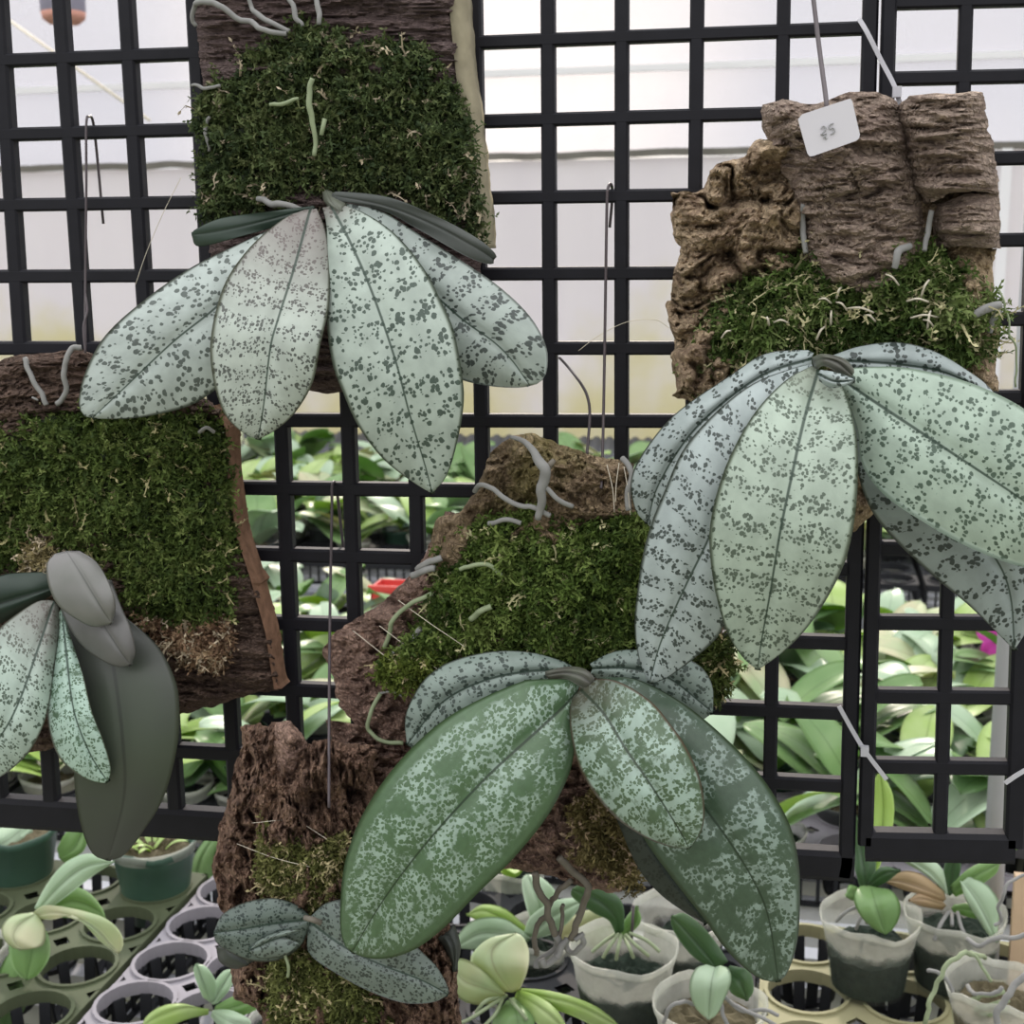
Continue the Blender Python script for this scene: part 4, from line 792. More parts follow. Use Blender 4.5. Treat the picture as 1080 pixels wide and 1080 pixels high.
def strap_leaf(ln, wd, az, el, droop, z0=0., r0=.004, twist=0., fold=.25, nT=14, nS=4):
    t = np.linspace(0, 1, nT); prof = np.sin(np.pi * np.clip(t, 0, 1) ** .84) ** .52 * .98 + .10 * (1 - t); prof[-1] = .02
    ang = el - droop * t ** 1.3; dr = np.c_[np.cos(ang), np.sin(ang)] * ln / (nT - 1); c = np.cumsum(np.vstack([[0, 0], dr[:-1]]), axis=0)
    s = np.linspace(-1, 1, 2*nS+1); V = np.zeros((nT, len(s), 3)); nrm = np.c_[-np.sin(ang), np.cos(ang)]
    for j, q in enumerate(s):
        up = fold * wd * .5 * prof * (abs(q) ** 1.2 - .3 * q * q) + twist * q * wd * .5 * t
        V[:, j, 0] = r0 + c[:, 0] + nrm[:, 0] * up; V[:, j, 2] = z0 + c[:, 1] + nrm[:, 1] * up; V[:, j, 1] = q * wd * .5 * prof
    ca, sa = math.cos(az), math.sin(az); V = np.stack([V[..., 0]*ca - V[..., 1]*sa, V[..., 0]*sa + V[..., 1]*ca, V[..., 2]], 2)
    k = len(s); Vt = V.reshape(-1, 3); n3 = np.cross(np.gradient(V, axis=0), np.gradient(V, axis=1)); n3 /= np.linalg.norm(n3, axis=2, keepdims=True) + 1e-12
    Vb = (V + n3 * .0012 * np.sqrt(1 - s ** 4 + 1e-6)[None, :, None]).reshape(-1, 3); o = len(Vt); Fq = []
    for i in range(nT - 1):
        for j in range(k - 1): a = i*k+j; Fq.append((a, a+1, a+k+1, a+k)); Fq.append((o+a, o+a+k, o+a+k+1, o+a+1))
        for j in (0, k - 1): a = i*k+j; Fq.append((a, a+k, o+a+k, o+a))
    un = np.stack(np.broadcast_arrays(t[:, None], s[None]), 2).reshape(-1, 2)
    return np.vstack([Vt, Vb]), np.array(Fq), np.vstack([un, un])
def pot_mesh(r1, r0, h, wavy=0.):
    mb = MB(); mb.lathe([(.001, 0), (r0, 0), (r0 + (r1-r0)*.45, h*.45), (r0 + (r1-r0)*.9, h*.88), (r1 + .0008, h*.90), (r1 + .0025, h), (r1 + .001, h + .0006), (r1 - .0008, h*.91)], n=28)
    V = np.concatenate(mb.V)
    if wavy:
        th = np.arctan2(V[:, 1], V[:, 0]); V[:, 2] += wavy * np.clip(V[:, 2] / h - .5, 0, 1) * 2 * (np.sin(3*th + 1) + .5*np.sin(7*th)); V[:, :2] *= 1 + wavy * 3 * (np.sin(5*th) * np.clip(V[:, 2] / h, 0, 1))[:, None]
    return V, mb.F
def mix_mesh(r1, r0, h, f, seed=0):
    """lump of potting mix that fills the pot up to f"""
    mb = MB(); n = 28; prof = []
    R = lambda z: r0 + (r1 - r0) * z / h - .0014
    prof = [(.0005, .003), (R(.003), .003), (R(h*f*.5), h*f*.5), (R(h*f), h*f - .004)] + [(R(h*f)*k_, h*f - .001 + .003*(1-k_)) for k_ in (.88, .76, .64, .52, .4, .28, .16)] + [(.0004, h*f + .002)]
    mb.lathe(prof, n=n); V = np.concatenate(mb.V); nz = fbm(V * 260 + seed, 3, seed); m = V[:, 2] > h*f*.8; V[m, 2] += nz[m] * .009
    return V, mb.F
def pot_parts(t, r1, r0, h, f, pm='potclr', mm='mix', wavy=.0015, seed=0):
    mk('pot', *pot_mesh(r1, r0, h, wavy), M[pm], t, local=True); mk('potting_mix', *mix_mesh(r1, r0, h, f, seed), M[mm], t, local=True, smooth=False)

# near front trays
tA = tray(-.415 - 4*.078, .17, 4, 4, .078, .033, 'trayolv', 'algae-green pot tray in the lower left corner, under the green pots', cups=True)
tB = tray(-.408, .135, 3, 6, .070, .0325, 'traygry', 'pale lavender-grey tray of empty ring holes beside the hanging bark, lower left')
tC = tray(-.175, .17, 4, 4, .082, .034, 'trayblk', 'black pot tray under the white-rimmed pot at the bottom centre')
tD = tray(.157, .245, 4, 3, .082, .034, 'traybei', 'beige algae-stained pot tray with open holes at the bottom right')
k = 0
for x0 in (-1.60, -1.17, -.74, -.31, .12, .55):
    for y0 in (.62, .97, 1.25):
        tray(x0, y0 if y0 < 1.2 else 1.255, 5, 4 if y0 < .9 else 3, .084, .034, 'traygry' if (k % 5) == 2 else 'trayblk', 'pot tray in the crowded rows of the nearer bench behind the grid', 'trays on the nearer bench', cups=(y0 < .9)); k += 1
for x0 in np.arange(-2.6, 1.2, .432):
    for y0 in (1.83, 2.20, 2.57):
        tray(x0, y0, 5, 4, .084, .034, 'trayblk', 'dark pot tray under the distant orchids on the rear bench', 'trays on the rear bench', cups=False)

# potted orchid prototypes
def make_proto(name_seed, leafmats, nleaf, pm, mm, f, lens):
    r = random.Random(name_seed); t = empty('potted_orchid', (0, 0, 0)); h = .072
    pot_parts(t, .039, .0285, h, f, pm, mm, .0012, name_seed); az0 = r.random() * 6.28
    for q in range(nleaf):
        side = q % 2; az = az0 + math.pi * side + r.uniform(-.45, .45); ln = r.uniform(*lens) * (1 - .10 * (q // 2)); wd = ln * r.uniform(.46, .60)
        V, Fq, un = strap_leaf(ln, wd, az, r.uniform(.40, .85) + .12 * (q // 2), r.uniform(.5, 1.35), h*f + .006 + .006*q, twist=r.uniform(-.25, .25))
        mk('leaf', V, Fq, M[leafmats[q % len(leafmats)]], t, uv2=un, local=True)
    return t
protos = [make_proto(1, ['lf0', 'lf2', 'lf1'], 5, 'potclr', 'mix', .8, (.125, .160)), make_proto(2, ['lf2', 'lf1'], 6, 'potblk', 'mixbrown', .85, (.135, .170)), make_proto(3, ['lf1', 'lf3', 'lf0'], 5, 'potclr', 'mix', .7, (.10, .13)),
          make_proto(4, ['lf2', 'lf4', 'lf1'], 4, 'potgrn', 'mixbrown', .85, (.135, .175)), make_proto(5, ['lf0', 'lf4'], 5, 'potclr', 'mixbrown', .8, (.115, .150)), make_proto(6, ['lf1', 'lf0', 'lf3'], 6, 'potblk', 'mix', .85, (.125, .170))]
used = set()
def put(i, loc, rz, sc, label, group):
    if i not in used: used.add(i); o = protos[i]
    else:
        o = protos[i].copy(); COL.objects.link(o)
        for ch in protos[i].children: c = ch.copy(); COL.objects.link(c); c.parent = o
    o.location = loc; o.rotation_euler = (0, 0, rz); o.scale = (sc, sc, sc); o['label'] = label; o['category'] = 'potted orchid'; o['group'] = group
    return o
r = random.Random(5); Zp = ZB + .001
def vis(x, y):
    q = RC @ (np.array([x, y, -.45]) - CP); px, py = 540 + F*q[0]/q[2], 540 + F*q[1]/q[2]
    return -90 < px < 1170
for x0 in (-1.60, -1.17, -.74, -.31, .12, .55):
    for y0, ny in ((.62, 4), (.97, 3), (1.255, 3)):
        for i in range(5):
            for j in range(ny):
                if (i + j) % 2 == 1 and r.random() < .80: continue
                x, y = x0 + (i+.5)*.084, y0 + (j+.5)*.084
                if vis(x, y): put(r.randrange(6), (x, y, Zp), r.random()*6.28, r.uniform(.85, 1.0), 'leafy green potted orchid in the crowded rows of the nearer bench', 'potted orchids on the nearer bench')
for x0 in np.arange(-2.6, 1.2, .432):
    for y0 in (1.83, 2.20, 2.57):
        for i in range(5):
            for j in range(4):
                if (i + j) % 2 == 1 or r.random() < .12: continue
                x, y = x0 + (i+.5)*.084, y0 + (j+.5)*.084
                if y0 < 1.9 and j == 0 and r.random() < .5: continue
                if vis(x, y): put(r.randrange(6), (x, y, Zp), r.random()*6.28, r.uniform(.9, 1.15), 'distant leafy orchid in the rows on the rear bench', 'potted orchids on the rear bench')

def pot_at(px, py, z, label, r1=.04, r0=.03, h=.072, f=.65, pm='potclr', mm='mix', wavy=.002, seed=0, name='potted_orchid', cat='potted orchid'):
    p = atz(px, py, z); t = empty(name, (p[0], p[1], z), label, cat); pot_parts(t, r1, r0, h, f, pm, mm, wavy, seed); return t, -p[1]
def hole(t, i, j, pt): l = t.location; return (l.x + (i+.5)*pt, l.y + (j+.5)*pt)
def pot_xy(x, y, z, label, **kw):
    r1, r0, h, f, pm, mm = [kw.get(k_, d_) for k_, d_ in (('r1', .04), ('r0', .03), ('h', .072), ('f', .65), ('pm', 'potclr'), ('mm', 'mix'))]
    t = empty('potted_orchid', (x, y, z), label, 'potted orchid'); pot_parts(t, r1, r0, h, f, pm, mm, kw.get('wavy', .002), kw.get('seed', 0)); return t, -y

# left green pots
x, y = hole(tA, 1, 3, .078); t, d = pot_xy(x - .0, y, ZB + .02, 'dark green pot with a pale broad leaf, cut by the left edge', r1=.044, r0=.029, h=.085, f=.93, pm='potgrn', mm='mixbrown', seed=1)
leaf(t, M['lf2'], [(30, 868, d), (8, 886, d + .03), (-20, 900, d + .05)], [(20, 862), (0, 872), (-15, 885)], [(38, 890), (22, 903), (0, 911)], nT=20, nS=6)
leaf(t, M['lf2'], [(32, 872, d), (20, 880, d + .015), (10, 886, d + .02)], [(36, 878), (26, 888)], [(24, 872), (12, 880)], nT=14, nS=5)
leaf(t, M['lf1'], [(62, 905, d), (78, 895, d), (90, 872, d - .01)], [(60, 895), (68, 880), (80, 868)], [(68, 910), (88, 898), (93, 880)], nT=20, nS=6)
x, y = hole(tA, 3, 3, .078); t, d = pot_xy(x, y, ZB + .02, 'green pot with a clear rim and mossy top, beneath the dark olive leaf', r1=.042, r0=.030, h=.082, f=.88, pm='potgrn', mm='mixbrown', seed=2)
mb = MB(); mb.lathe([(.0425, .072), (.045, .083), (.044, .084), (.0412, .072)], n=28, closed=True); mb.obj('pot_rim', M['potclr'], t, local=True, label='clear rim')
for q in range(9):
    a = r.random()*6.28; V, Fq, un = strap_leaf(.028, .006, a, .9, 1.2, .072, r0=r.random()*.02); mk('moss_sprig', V, Fq, M['lf0'], t, uv2=un, local=True)
x, y = hole(tB, 1, 5, .070); t, d = pot_xy(x + .02, y + .06, ZB + .001, 'white-rimmed pot with one curved green leaf, tucked behind the rugged hanging bark', r1=.04, r0=.03, h=.075, f=.8, pm='potclr', seed=3)
leaf(t, M['lf1'], [(228, 880, d + .02), (212, 905, d + .035), (208, 930, d + .04), (222, 955, d + .035)], [(220, 880), (206, 900), (200, 925), (208, 948)], [(234, 884), (226, 905), (226, 930), (232, 950)], nT=20, nS=6)
# foreground plant lower left
x, y = hole(tA, 2, 1, .078); t, d = pot_xy(x - .03, y, ZB + .001, 'young orchid with sunlit cream leaves in the bottom left corner', r1=.033, r0=.026, h=.06, f=.7, seed=4); d = d + .02
leaf(t, M['lf2'], [(40, 960, d), (62, 935, d), (88, 915, d - .01), (121, 909, d - .01)], [(36, 958), (48, 935), (65, 913), (84, 902), (100, 901)], [(46, 962), (60, 953), (76, 941), (98, 924)], nT=24, nS=6)
leaf(t, M['lf1'], [(48, 962, d - .01), (75, 950, d - .02), (100, 958, d - .03), (112, 972, d - .03)], [(50, 955), (72, 936), (92, 940), (108, 958)], [(48, 968), (70, 968), (95, 972)], nT=20, nS=6)
leaf(t, M['lf4'], [(36, 966, d), (60, 963, d + .01), (95, 975, d + .02), (125, 1006, d + .02)], [(35, 962), (46, 955), (64, 956), (89, 961), (112, 969), (127, 983), (130, 997)], [(38, 969), (55, 970), (76, 966), (90, 976), (107, 994)], nT=24, nS=6, cl=-.004, cr_=-.004)
leaf(t, M['lf4'], [(38, 964, d + .005), (20, 975, d + .02), (14, 988, d + .03), (22, 1002, d + .03)], [(34, 962), (12, 966), (2, 978), (4, 990), (12, 999)], [(42, 968), (48, 980), (46, 996), (32, 1001)], nT=20, nS=6)
leaf(t, M['lf1'], [(40, 970, d), (36, 990, d + .012), (32, 1012, d + .018), (28, 1034, d + .018)], [(44, 972), (52, 990), (52, 1010), (40, 1028)], [(34, 976), (12, 990), (10, 1008), (16, 1024)], nT=20, nS=6)
leaf(t, M['lf1'], [(34, 985, d - .01), (22, 1020, d + .004), (12, 1055, d + .01), (2, 1090, d + .01)], [(30, 990), (6, 1010), (-8, 1050), (-6, 1080)], [(38, 995), (38, 1025), (28, 1060), (12, 1085)], nT=24, nS=6)
# small plant on the grey tray
x, y = hole(tB, 2, 1, .070); t, d = pot_xy(x, y - .01, ZB + .001, 'small pale-leaved orchid sitting in the lavender-grey tray', r1=.030, r0=.024, h=.055, f=.85, seed=5)
leaf(t, M['lf2'], [(222, 1058, d), (216, 1040, d + .01), (207, 1016, d + .01)], [(214, 1052), (207, 1035), (204, 1022)], [(228, 1054), (228, 1036), (218, 1020)], nT=18, nS=5)
leaf(t, M['lf2'], [(224, 1060, d), (232, 1044, d), (246, 1022, d - .01)], [(220, 1052), (226, 1036), (236, 1024)], [(230, 1058), (242, 1044), (248, 1030)], nT=18, nS=5)
leaf(t, M['lf0'], [(220, 1064, d), (195, 1062, d + .02), (170, 1070, d + .03), (150, 1082, d + .03)], [(215, 1064), (190, 1058), (168, 1062), (154, 1072)], [(220, 1070), (195, 1076), (172, 1086)], nT=18, nS=5)
leaf(t, M['lf1'], [(226, 1064, d), (246, 1062, d + .01), (268, 1054, d + .01), (280, 1052, d)], [(228, 1060), (248, 1050), (268, 1048)], [(228, 1068), (250, 1072), (272, 1064)], nT=18, nS=5)
leaf(t, M['lf2'], [(224, 1066, d), (240, 1076, d + .02), (262, 1086, d + .02)], [(228, 1064), (246, 1066), (264, 1076)], [(222, 1072), (236, 1088), (256, 1096)], nT=18, nS=5)
# sunlit plant bottom centre
x, y = hole(tC, 0, 1, .082); t, d = pot_xy(x - .0, y, ZB + .001, 'sunlit broad-leaved orchid at bottom centre, left of the white-rimmed pot', r1=.036, r0=.028, h=.062, f=.8, seed=6); d += .02
leaf(t, M['lf4'], [(540, 1047, d), (522, 1022, d + .012), (520, 1000, d + .004), (545, 984, d - .01)], [(532, 1046), (505, 1024), (496, 1010), (512, 992), (530, 986)], [(548, 1044), (556, 1025), (558, 1005), (553, 990)], nT=24, nS=6)
leaf(t, M['lf4'], [(534, 1050, d), (510, 1042, d + .02), (490, 1035, d + .025), (478, 1022, d + .02)], [(530, 1042), (508, 1022), (492, 1012), (482, 1012)], [(528, 1056), (505, 1060), (486, 1054), (478, 1040)], nT=20, nS=6)
leaf(t, M['lf0'], [(548, 1046, d), (580, 1052, d + .02), (615, 1062, d + .03), (655, 1084, d + .03)], [(550, 1042), (580, 1045), (612, 1054), (640, 1068)], [(548, 1052), (576, 1062), (605, 1072), (635, 1086)], nT=20, nS=6)
leaf(t, M['lf0'], [(544, 1048, d), (560, 1056, d + .02), (580, 1070, d + .035), (602, 1092, d + .04)], [(546, 1044), (566, 1050), (588, 1066)], [(542, 1054), (554, 1068), (576, 1086)], nT=20, nS=6)
leaf(t, M['lf1'], [(540, 1052, d), (545, 1070, d + .03), (548, 1095, d + .04)], [(548, 1052), (562, 1070), (562, 1090)], [(534, 1056), (520, 1075), (524, 1095)], nT=18, nS=6)
for P in ([(534, 1050, d), (515, 1062, d + .03), (495, 1075, d + .04), (478, 1082, d + .04)], [(530, 1054, d + .01), (522, 1070, d + .03), (508, 1085, d + .04)], [(538, 1054, d + .01), (545, 1062, d + .03), (556, 1076, d + .035)], [(526, 1052, d + .01), (512, 1056, d + .03), (502, 1068, d + .03)]): tube('root', P, .0022, M['rootgreen'], t)
pp = atz(540, 972, ZB + .001); t = empty('potted_orchid', pp, 'clear pot glimpsed between the glossy marbled leaf and the hanging roots', 'potted orchid'); pot_parts(t, .036, .028, .068, .65, 'potclr', 'mix', .002, 14)
for q in range(3): V, Fq, un = strap_leaf(.05, .022, 1.2 + q * 1.9, 1.0, 1.1, .05); mk('leaf', V, Fq, M['lf0'], t, uv2=un, local=True)
pp = atz(572, 1046, ZB + .001); x, y = pp[0], pp[1]; t, d = pot_xy(x, y, ZB + .001, 'blue-green orchid with upright leaves behind the hanging roots, bottom centre', r1=.036, r0=.028, h=.062, f=.8, seed=7)
leaf(t, M['lf2'], [(574, 985, d), (572, 965, d + .01), (566, 945, d + .01), (556, 922, d)], [(566, 985), (556, 960), (551, 938), (551, 926)], [(582, 982), (588, 960), (587, 942), (572, 926)], nT=20, nS=6)
leaf(t, M['lf2'], [(560, 988, d + .01), (578, 970, d + .02), (598, 958, d + .02), (615, 951, d + .01)], [(552, 985), (560, 966), (585, 950), (608, 947)], [(566, 990), (585, 984), (602, 970)], nT=20, nS=6)
leaf(t, M['lf2'], [(560, 990, d + .01), (530, 985, d + .03), (505, 985, d + .035), (480, 1000, d + .03)], [(555, 984), (530, 968), (500, 970), (484, 985)], [(556, 994), (530, 998), (505, 1002)], nT=20, nS=6)
leaf(t, M['lf0'], [(556, 985, d), (530, 968, d + .01), (510, 960, d + .01), (492, 965, d)], [(556, 978), (532, 958), (508, 954)], [(552, 990), (528, 978), (506, 972)], nT=18, nS=6)
leaf(t, M['lf4'], [(590, 988, d), (620, 978, d), (640, 975, d - .01), (655, 985, d - .02)], [(590, 980), (612, 962), (638, 960), (652, 972)], [(594, 994), (620, 998), (645, 1000)], nT=18, nS=6)
# white-rimmed pot
x, y = hole(tC, 2, 1, .082); pp = atz(657, 1084, ZT + .003); t = empty('potted_orchid', pp, 'white-rimmed clear pot with one upright dark leaf and thick roots, bottom centre', 'potted orchid'); pot_parts(t, .043, .033, .075, .62, 'potclr', 'mix', .002, 8); d = -pp[1]
leaf(t, M['lf3'], [(653, 985, d + .005), (650, 968, d + .01), (632, 950, d + .012), (603, 938, d + .01)], [(649, 985), (642, 971), (628, 964), (610, 952), (602, 944)], [(658, 982), (658, 958), (650, 944), (625, 931), (610, 933)], nT=24, nS=6)
leaf(t, M['lf1'], [(655, 990, d), (668, 975, d), (672, 955, d)], [(652, 982), (662, 965)], [(660, 990), (676, 972)], nT=14, nS=5)
for P in ([(652, 985, d + .01), (643, 998, d + .025), (636, 1010, d + .025)], [(655, 986, d + .01), (652, 1000, d + .028), (650, 1012, d + .025)], [(660, 986, d + .01), (672, 998, d + .025), (684, 1008, d + .022)], [(664, 984, d + .01), (682, 992, d + .015), (696, 1004, d + .018)], [(650, 984, d), (636, 994, d + .015), (624, 1004, d + .02)], [(658, 988, d + .01), (664, 1000, d + .028), (668, 1010, d + .026)]):
    tube('root', P, .0021, M['rootgreen'], t)
mb = MB(); a = at([(666, 992), (668, 955)], d + .004); mb.tube(a, .0012, 6); mb.obj('support_stake', M['wire'], t)
# clear pot behind it and pot in front right
pp = atz(716, 1040, ZT + .003); t = empty('potted_orchid', pp, 'clear pot partly hidden behind the dark marbled leaf, bottom centre', 'potted orchid'); pot_parts(t, .040, .031, .072, .6, 'potclr', 'mix', .002, 9); d = -pp[1]
leaf(t, M['lf1'], [(722, 950, d), (712, 938, d), (702, 925, d)], [(716, 950), (704, 936)], [(728, 944), (716, 928)], nT=14, nS=5)
pp = atz(747, 1140, ZT + .003); t = empty('potted_orchid', pp, 'pot with three small oval leaves below the tip of the dark marbled leaf', 'potted orchid'); pot_parts(t, .042, .033, .068, .75, 'potclr', 'mixbrown', .002, 10); d = -pp[1] + .01
leaf(t, M['lf3'], [(757, 1022, d), (740, 1000, d), (722, 980, d), (708, 966, d)], [(750, 1021), (732, 1010), (718, 994), (708, 976)], [(768, 1014), (758, 998), (742, 978), (722, 963)], nT=20, nS=6)
leaf(t, M['lf2'], [(754, 1020, d + .012), (750, 1040, d + .03), (747, 1076, d + .03)], [(745, 1017), (733, 1022), (727, 1041), (733, 1062)], [(760, 1018), (769, 1022), (771, 1036), (764, 1054), (756, 1070)], nT=22, nS=6)
leaf(t, M['lf3'], [(764, 1024, d), (780, 1034, d + .006), (788, 1056, d + .006)], [(770, 1018), (790, 1024), (795, 1044)], [(762, 1032), (772, 1048)], nT=18, nS=5)
for P in ([(762, 1045, d + .015), (775, 1060, d + .03), (800, 1072, d + .035), (826, 1086, d + .03)], [(764, 1050, d + .015), (784, 1066, d + .02), (806, 1064, d + .02), (822, 1070, d + .02)], [(760, 1056, d + .02), (764, 1072, d + .03), (770, 1088, d + .03)], [(745, 1062, d + .01), (722, 1058, d + .03), (706, 1064, d + .035), (700, 1076, d + .03)]):
    tube('root', P, .0021, M['root'], t, jitter=.002)
# pale pot on beige tray
pp = atz(915, 1040, ZT + .003); t = empty('potted_orchid', pp, 'pale-topped clear pot with a heart-shaped leaf on the beige tray', 'potted orchid'); pot_parts(t, .041, .032, .068, .60, 'potclr', 'mix', .003, 11); d = -pp[1] + .004
leaf(t, M['lf1'], [(918, 934, d + .01), (924, 955, d + .038), (934, 986, d + .042)], [(908, 934), (901, 940), (901, 952), (909, 968), (922, 980)], [(928, 936), (940, 939), (949, 952), (949, 966), (942, 980)], nT=22, nS=6, label='mid-green heart-shaped leaf')
leaf(t, M['lf3'], [(914, 942, d), (912, 920, d), (908, 895, d - .01), (903, 860, d - .015)], [(908, 940), (900, 910), (898, 880)], [(920, 938), (924, 910), (916, 880)], nT=20, nS=6)
leaf(t, M['lf3'], [(914, 936, d), (930, 922, d + .015), (950, 918, d + .02)], [(914, 930), (930, 914)], [(918, 938), (936, 930)], nT=14, nS=5)
leaf(t, M['lf0'], [(918, 935, d - .01), (928, 890, d - .03), (932, 850, d - .04), (928, 812, d - .04)], [(914, 920), (918, 880), (918, 835)], [(924, 920), (940, 880), (942, 840)], nT=20, nS=6)
leaf(t, M['lf1'], [(906, 940, d + .005), (898, 940, d + .015), (892, 946, d + .02)], [(904, 935), (895, 933)], [(906, 946), (900, 950)], nT=12, nS=4)
for P in ([(904, 956, d + .01), (892, 962, d + .02), (882, 972, d + .015)], [(912, 962, d + .01), (906, 972, d + .02), (903, 980, d + .015)], [(916, 964, d + .01), (914, 974, d + .02)]): tube('root', P, .002, M['root'], t)
# pot with tan leaf
pp = atz(1003, 1036, ZT + .003); t = empty('potted_orchid', pp, 'dark clear pot with a tan withered leaf, below the narrow grid panel', 'potted orchid'); pot_parts(t, .041, .032, .068, .7, 'potclr', 'mix', .003, 12); d = -pp[1] + .002
leaf(t, M['lf5'], [(998, 948, d), (975, 938, d + .015), (950, 930, d + .02), (930, 929, d + .02)], [(996, 940), (972, 922), (950, 919)], [(994, 952), (972, 944), (950, 938)], nT=18, nS=6, label='tan withered leaf')
leaf(t, M['lf5'], [(998, 955, d), (975, 948, d + .015), (958, 950, d + .02)], [(994, 950), (970, 942)], [(994, 960), (972, 956)], nT=14, nS=5, label='tan withered leaf')
leaf(t, M['lf2'], [(1000, 945, d), (985, 925, d), (968, 912, d - .005), (950, 902, d - .01)], [(996, 940), (975, 922), (955, 910)], [(1002, 936), (992, 914), (970, 900)], nT=18, nS=6)
leaf(t, M['lf3'], [(1002, 945, d), (1004, 920, d), (1008, 895, d)], [(996, 940), (996, 912)], [(1008, 940), (1014, 912)], nT=16, nS=5)
leaf(t, M['lf1'], [(1004, 942, d), (1025, 925, d + .01), (1055, 910, d + .01)], [(1002, 934), (1022, 916), (1042, 908)], [(1008, 946), (1030, 936), (1050, 922)], nT=16, nS=5)
leaf(t, M['lf2'], [(1015, 930, d + .01), (1030, 950, d + .02), (1043, 975, d + .025), (1052, 994, d + .025)], [(1012, 928), (1018, 948), (1030, 968), (1044, 988)], [(1022, 924), (1042, 934), (1055, 954), (1053, 975)], nT=20, nS=6)
leaf(t, M['lf1'], [(1003, 958, d), (1025, 960, d + .015), (1042, 970, d + .02)], [(1006, 954), (1026, 953)], [(1006, 962), (1024, 968)], nT=14, nS=5)
for P in ([(1000, 962, d + .01), (992, 975, d + .03), (985, 992, d + .035)], [(1010, 962, d + .01), (1014, 978, d + .025), (1020, 990, d + .03)], [(1004, 964, d + .01), (1004, 976, d + .025)]): tube('root', P, .0023, M['root'], t)
# clear pot lower right with aerial roots
pp = atz(1050, 1118, ZT + .003); t = empty('potted_orchid', pp, 'clear pot of thick green roots in the bottom right corner', 'potted orchid'); pot_parts(t, .040, .030, .068, .72, 'potclr', 'mixbrown', .004, 13); d = -pp[1]
for P, rr, mt in (([(1040, 1010, d), (1020, 1006, d + .03), (1000, 1016, d + .04), (985, 1040, d + .045), (975, 1080, d + .05)], .0026, 'rootgreen'), ([(1100, 1020, d + .04), (1075, 1035, d + .05), (1055, 1065, d + .055), (1050, 1090, d + .055)], .0036, 'root'),
                  ([(1020, 992, d + .03), (1040, 994, d + .04), (1060, 990, d + .045), (1085, 985, d + .045)], .0026, 'root'), ([(980, 1024, d + .03), (988, 1022, d + .035), (998, 1036, d + .04), (1004, 1046, d + .04)], .0022, 'root'),
                  ([(1085, 920, d + .03), (1060, 936, d + .04), (1056, 955, d + .04), (1054, 972, d + .036), (1050, 977, d + .035)], .0018, 'root'), ([(1020, 1040, d + .01), (1035, 1050, d + .03), (1058, 1040, d + .035)], .0024, 'root'),
                  ([(1022, 1058, d + .02), (1040, 1050, d + .032), (1060, 1044, d + .03)], .0028, 'rootgreen'), ([(1028, 1066, d + .025), (1046, 1060, d + .035), (1062, 1052, d + .03)], .0028, 'rootgreen'), ([(1036, 1072, d + .03), (1050, 1068, d + .036), (1064, 1064, d + .03)], .0026, 'rootgreen'), ([(1024, 1004, d + .02), (1032, 1010, d + .025), (1045, 1034, d + .03)], .0018, 'rootgreen')):
    tube('root', P, rr, M[mt], t, jitter=.003)

# post, stake and odds and ends
a = at([(1066, 640)], -.46)[0]; mb = MB(); mb.tube(np.array([[a[0], a[1], -.555], [a[0], a[1], .9]]), .0095, 14); mb.obj('greenhouse_pipe', M['pipe'], None, label='grey vertical pipe standing behind the narrow grid panel', cat='pipe')
a = at([(1076, 1000)], -.40)[0]; mb = MB(); V0 = np.array([[0, 0], [.05, 0], [.05, .008], [0, .008]])
z = np.array([-.5065, -.43, -.40]); ww = [1, 1, .85]; Vs = np.vstack([np.c_[a[0] - .008 + (V0[:, 0] - .0) * w_, a[1] + V0[:, 1], np.full(4, zz_)] for zz_, w_ in zip(z, ww)])
mb.add(Vs, [(i*4+q, i*4+(q+1) % 4, (i+1)*4+(q+1) % 4, (i+1)*4+q) for i in range(2) for q in range(4)] + [(3, 2, 1, 0), (8, 9, 10, 11)]); mb.obj('wooden_stake', M['wood'], None, smooth=False, label='tan wooden stake beside the grey pipe, bottom right corner', cat='stake')
a = at([(423, 640)], -1.66)[0]; mb = MB(); w_, h_ = .055, .06; mb.box((a[0] - w_, a[1] - .02, ZB + .001), (a[0] + w_, a[1] + .02, ZB + .0)) if False else None
zb = ZB; bx = empty('red_box', (a[0], 1.60, -.51), 'small red plastic box standing on the far rim of the nearer bench', 'box')
bx.location = (a[0], 1.36, ZT + .003)
def open_box(cx, cy, z0, w, dp, h, t):
    m_ = MB(); m_.box((cx-w, cy-dp, z0), (cx+w, cy-dp+t, z0+h)); m_.box((cx-w, cy+dp-t, z0), (cx+w, cy+dp, z0+h)); m_.box((cx-w, cy-dp, z0), (cx-w+t, cy+dp, z0+h)); m_.box((cx+w-t, cy-dp, z0), (cx+w, cy+dp, z0+h)); m_.box((cx-w, cy-dp, z0), (cx+w, cy+dp, z0+t)); return m_
pa = atz(425, 668, ZT + .003); bx.location = (pa[0], pa[1], ZT + .003)
open_box(pa[0], pa[1], ZT + .003, .045, .03, .085, .003).obj('box_body', M['red'], bx, smooth=False)
m_ = MB(); m_.box((pa[0] - .048, pa[1] - .033, ZT + .082), (pa[0] + .048, pa[1] - .029, ZT + .092)); m_.obj('box_rim', M['red'], bx, smooth=False)
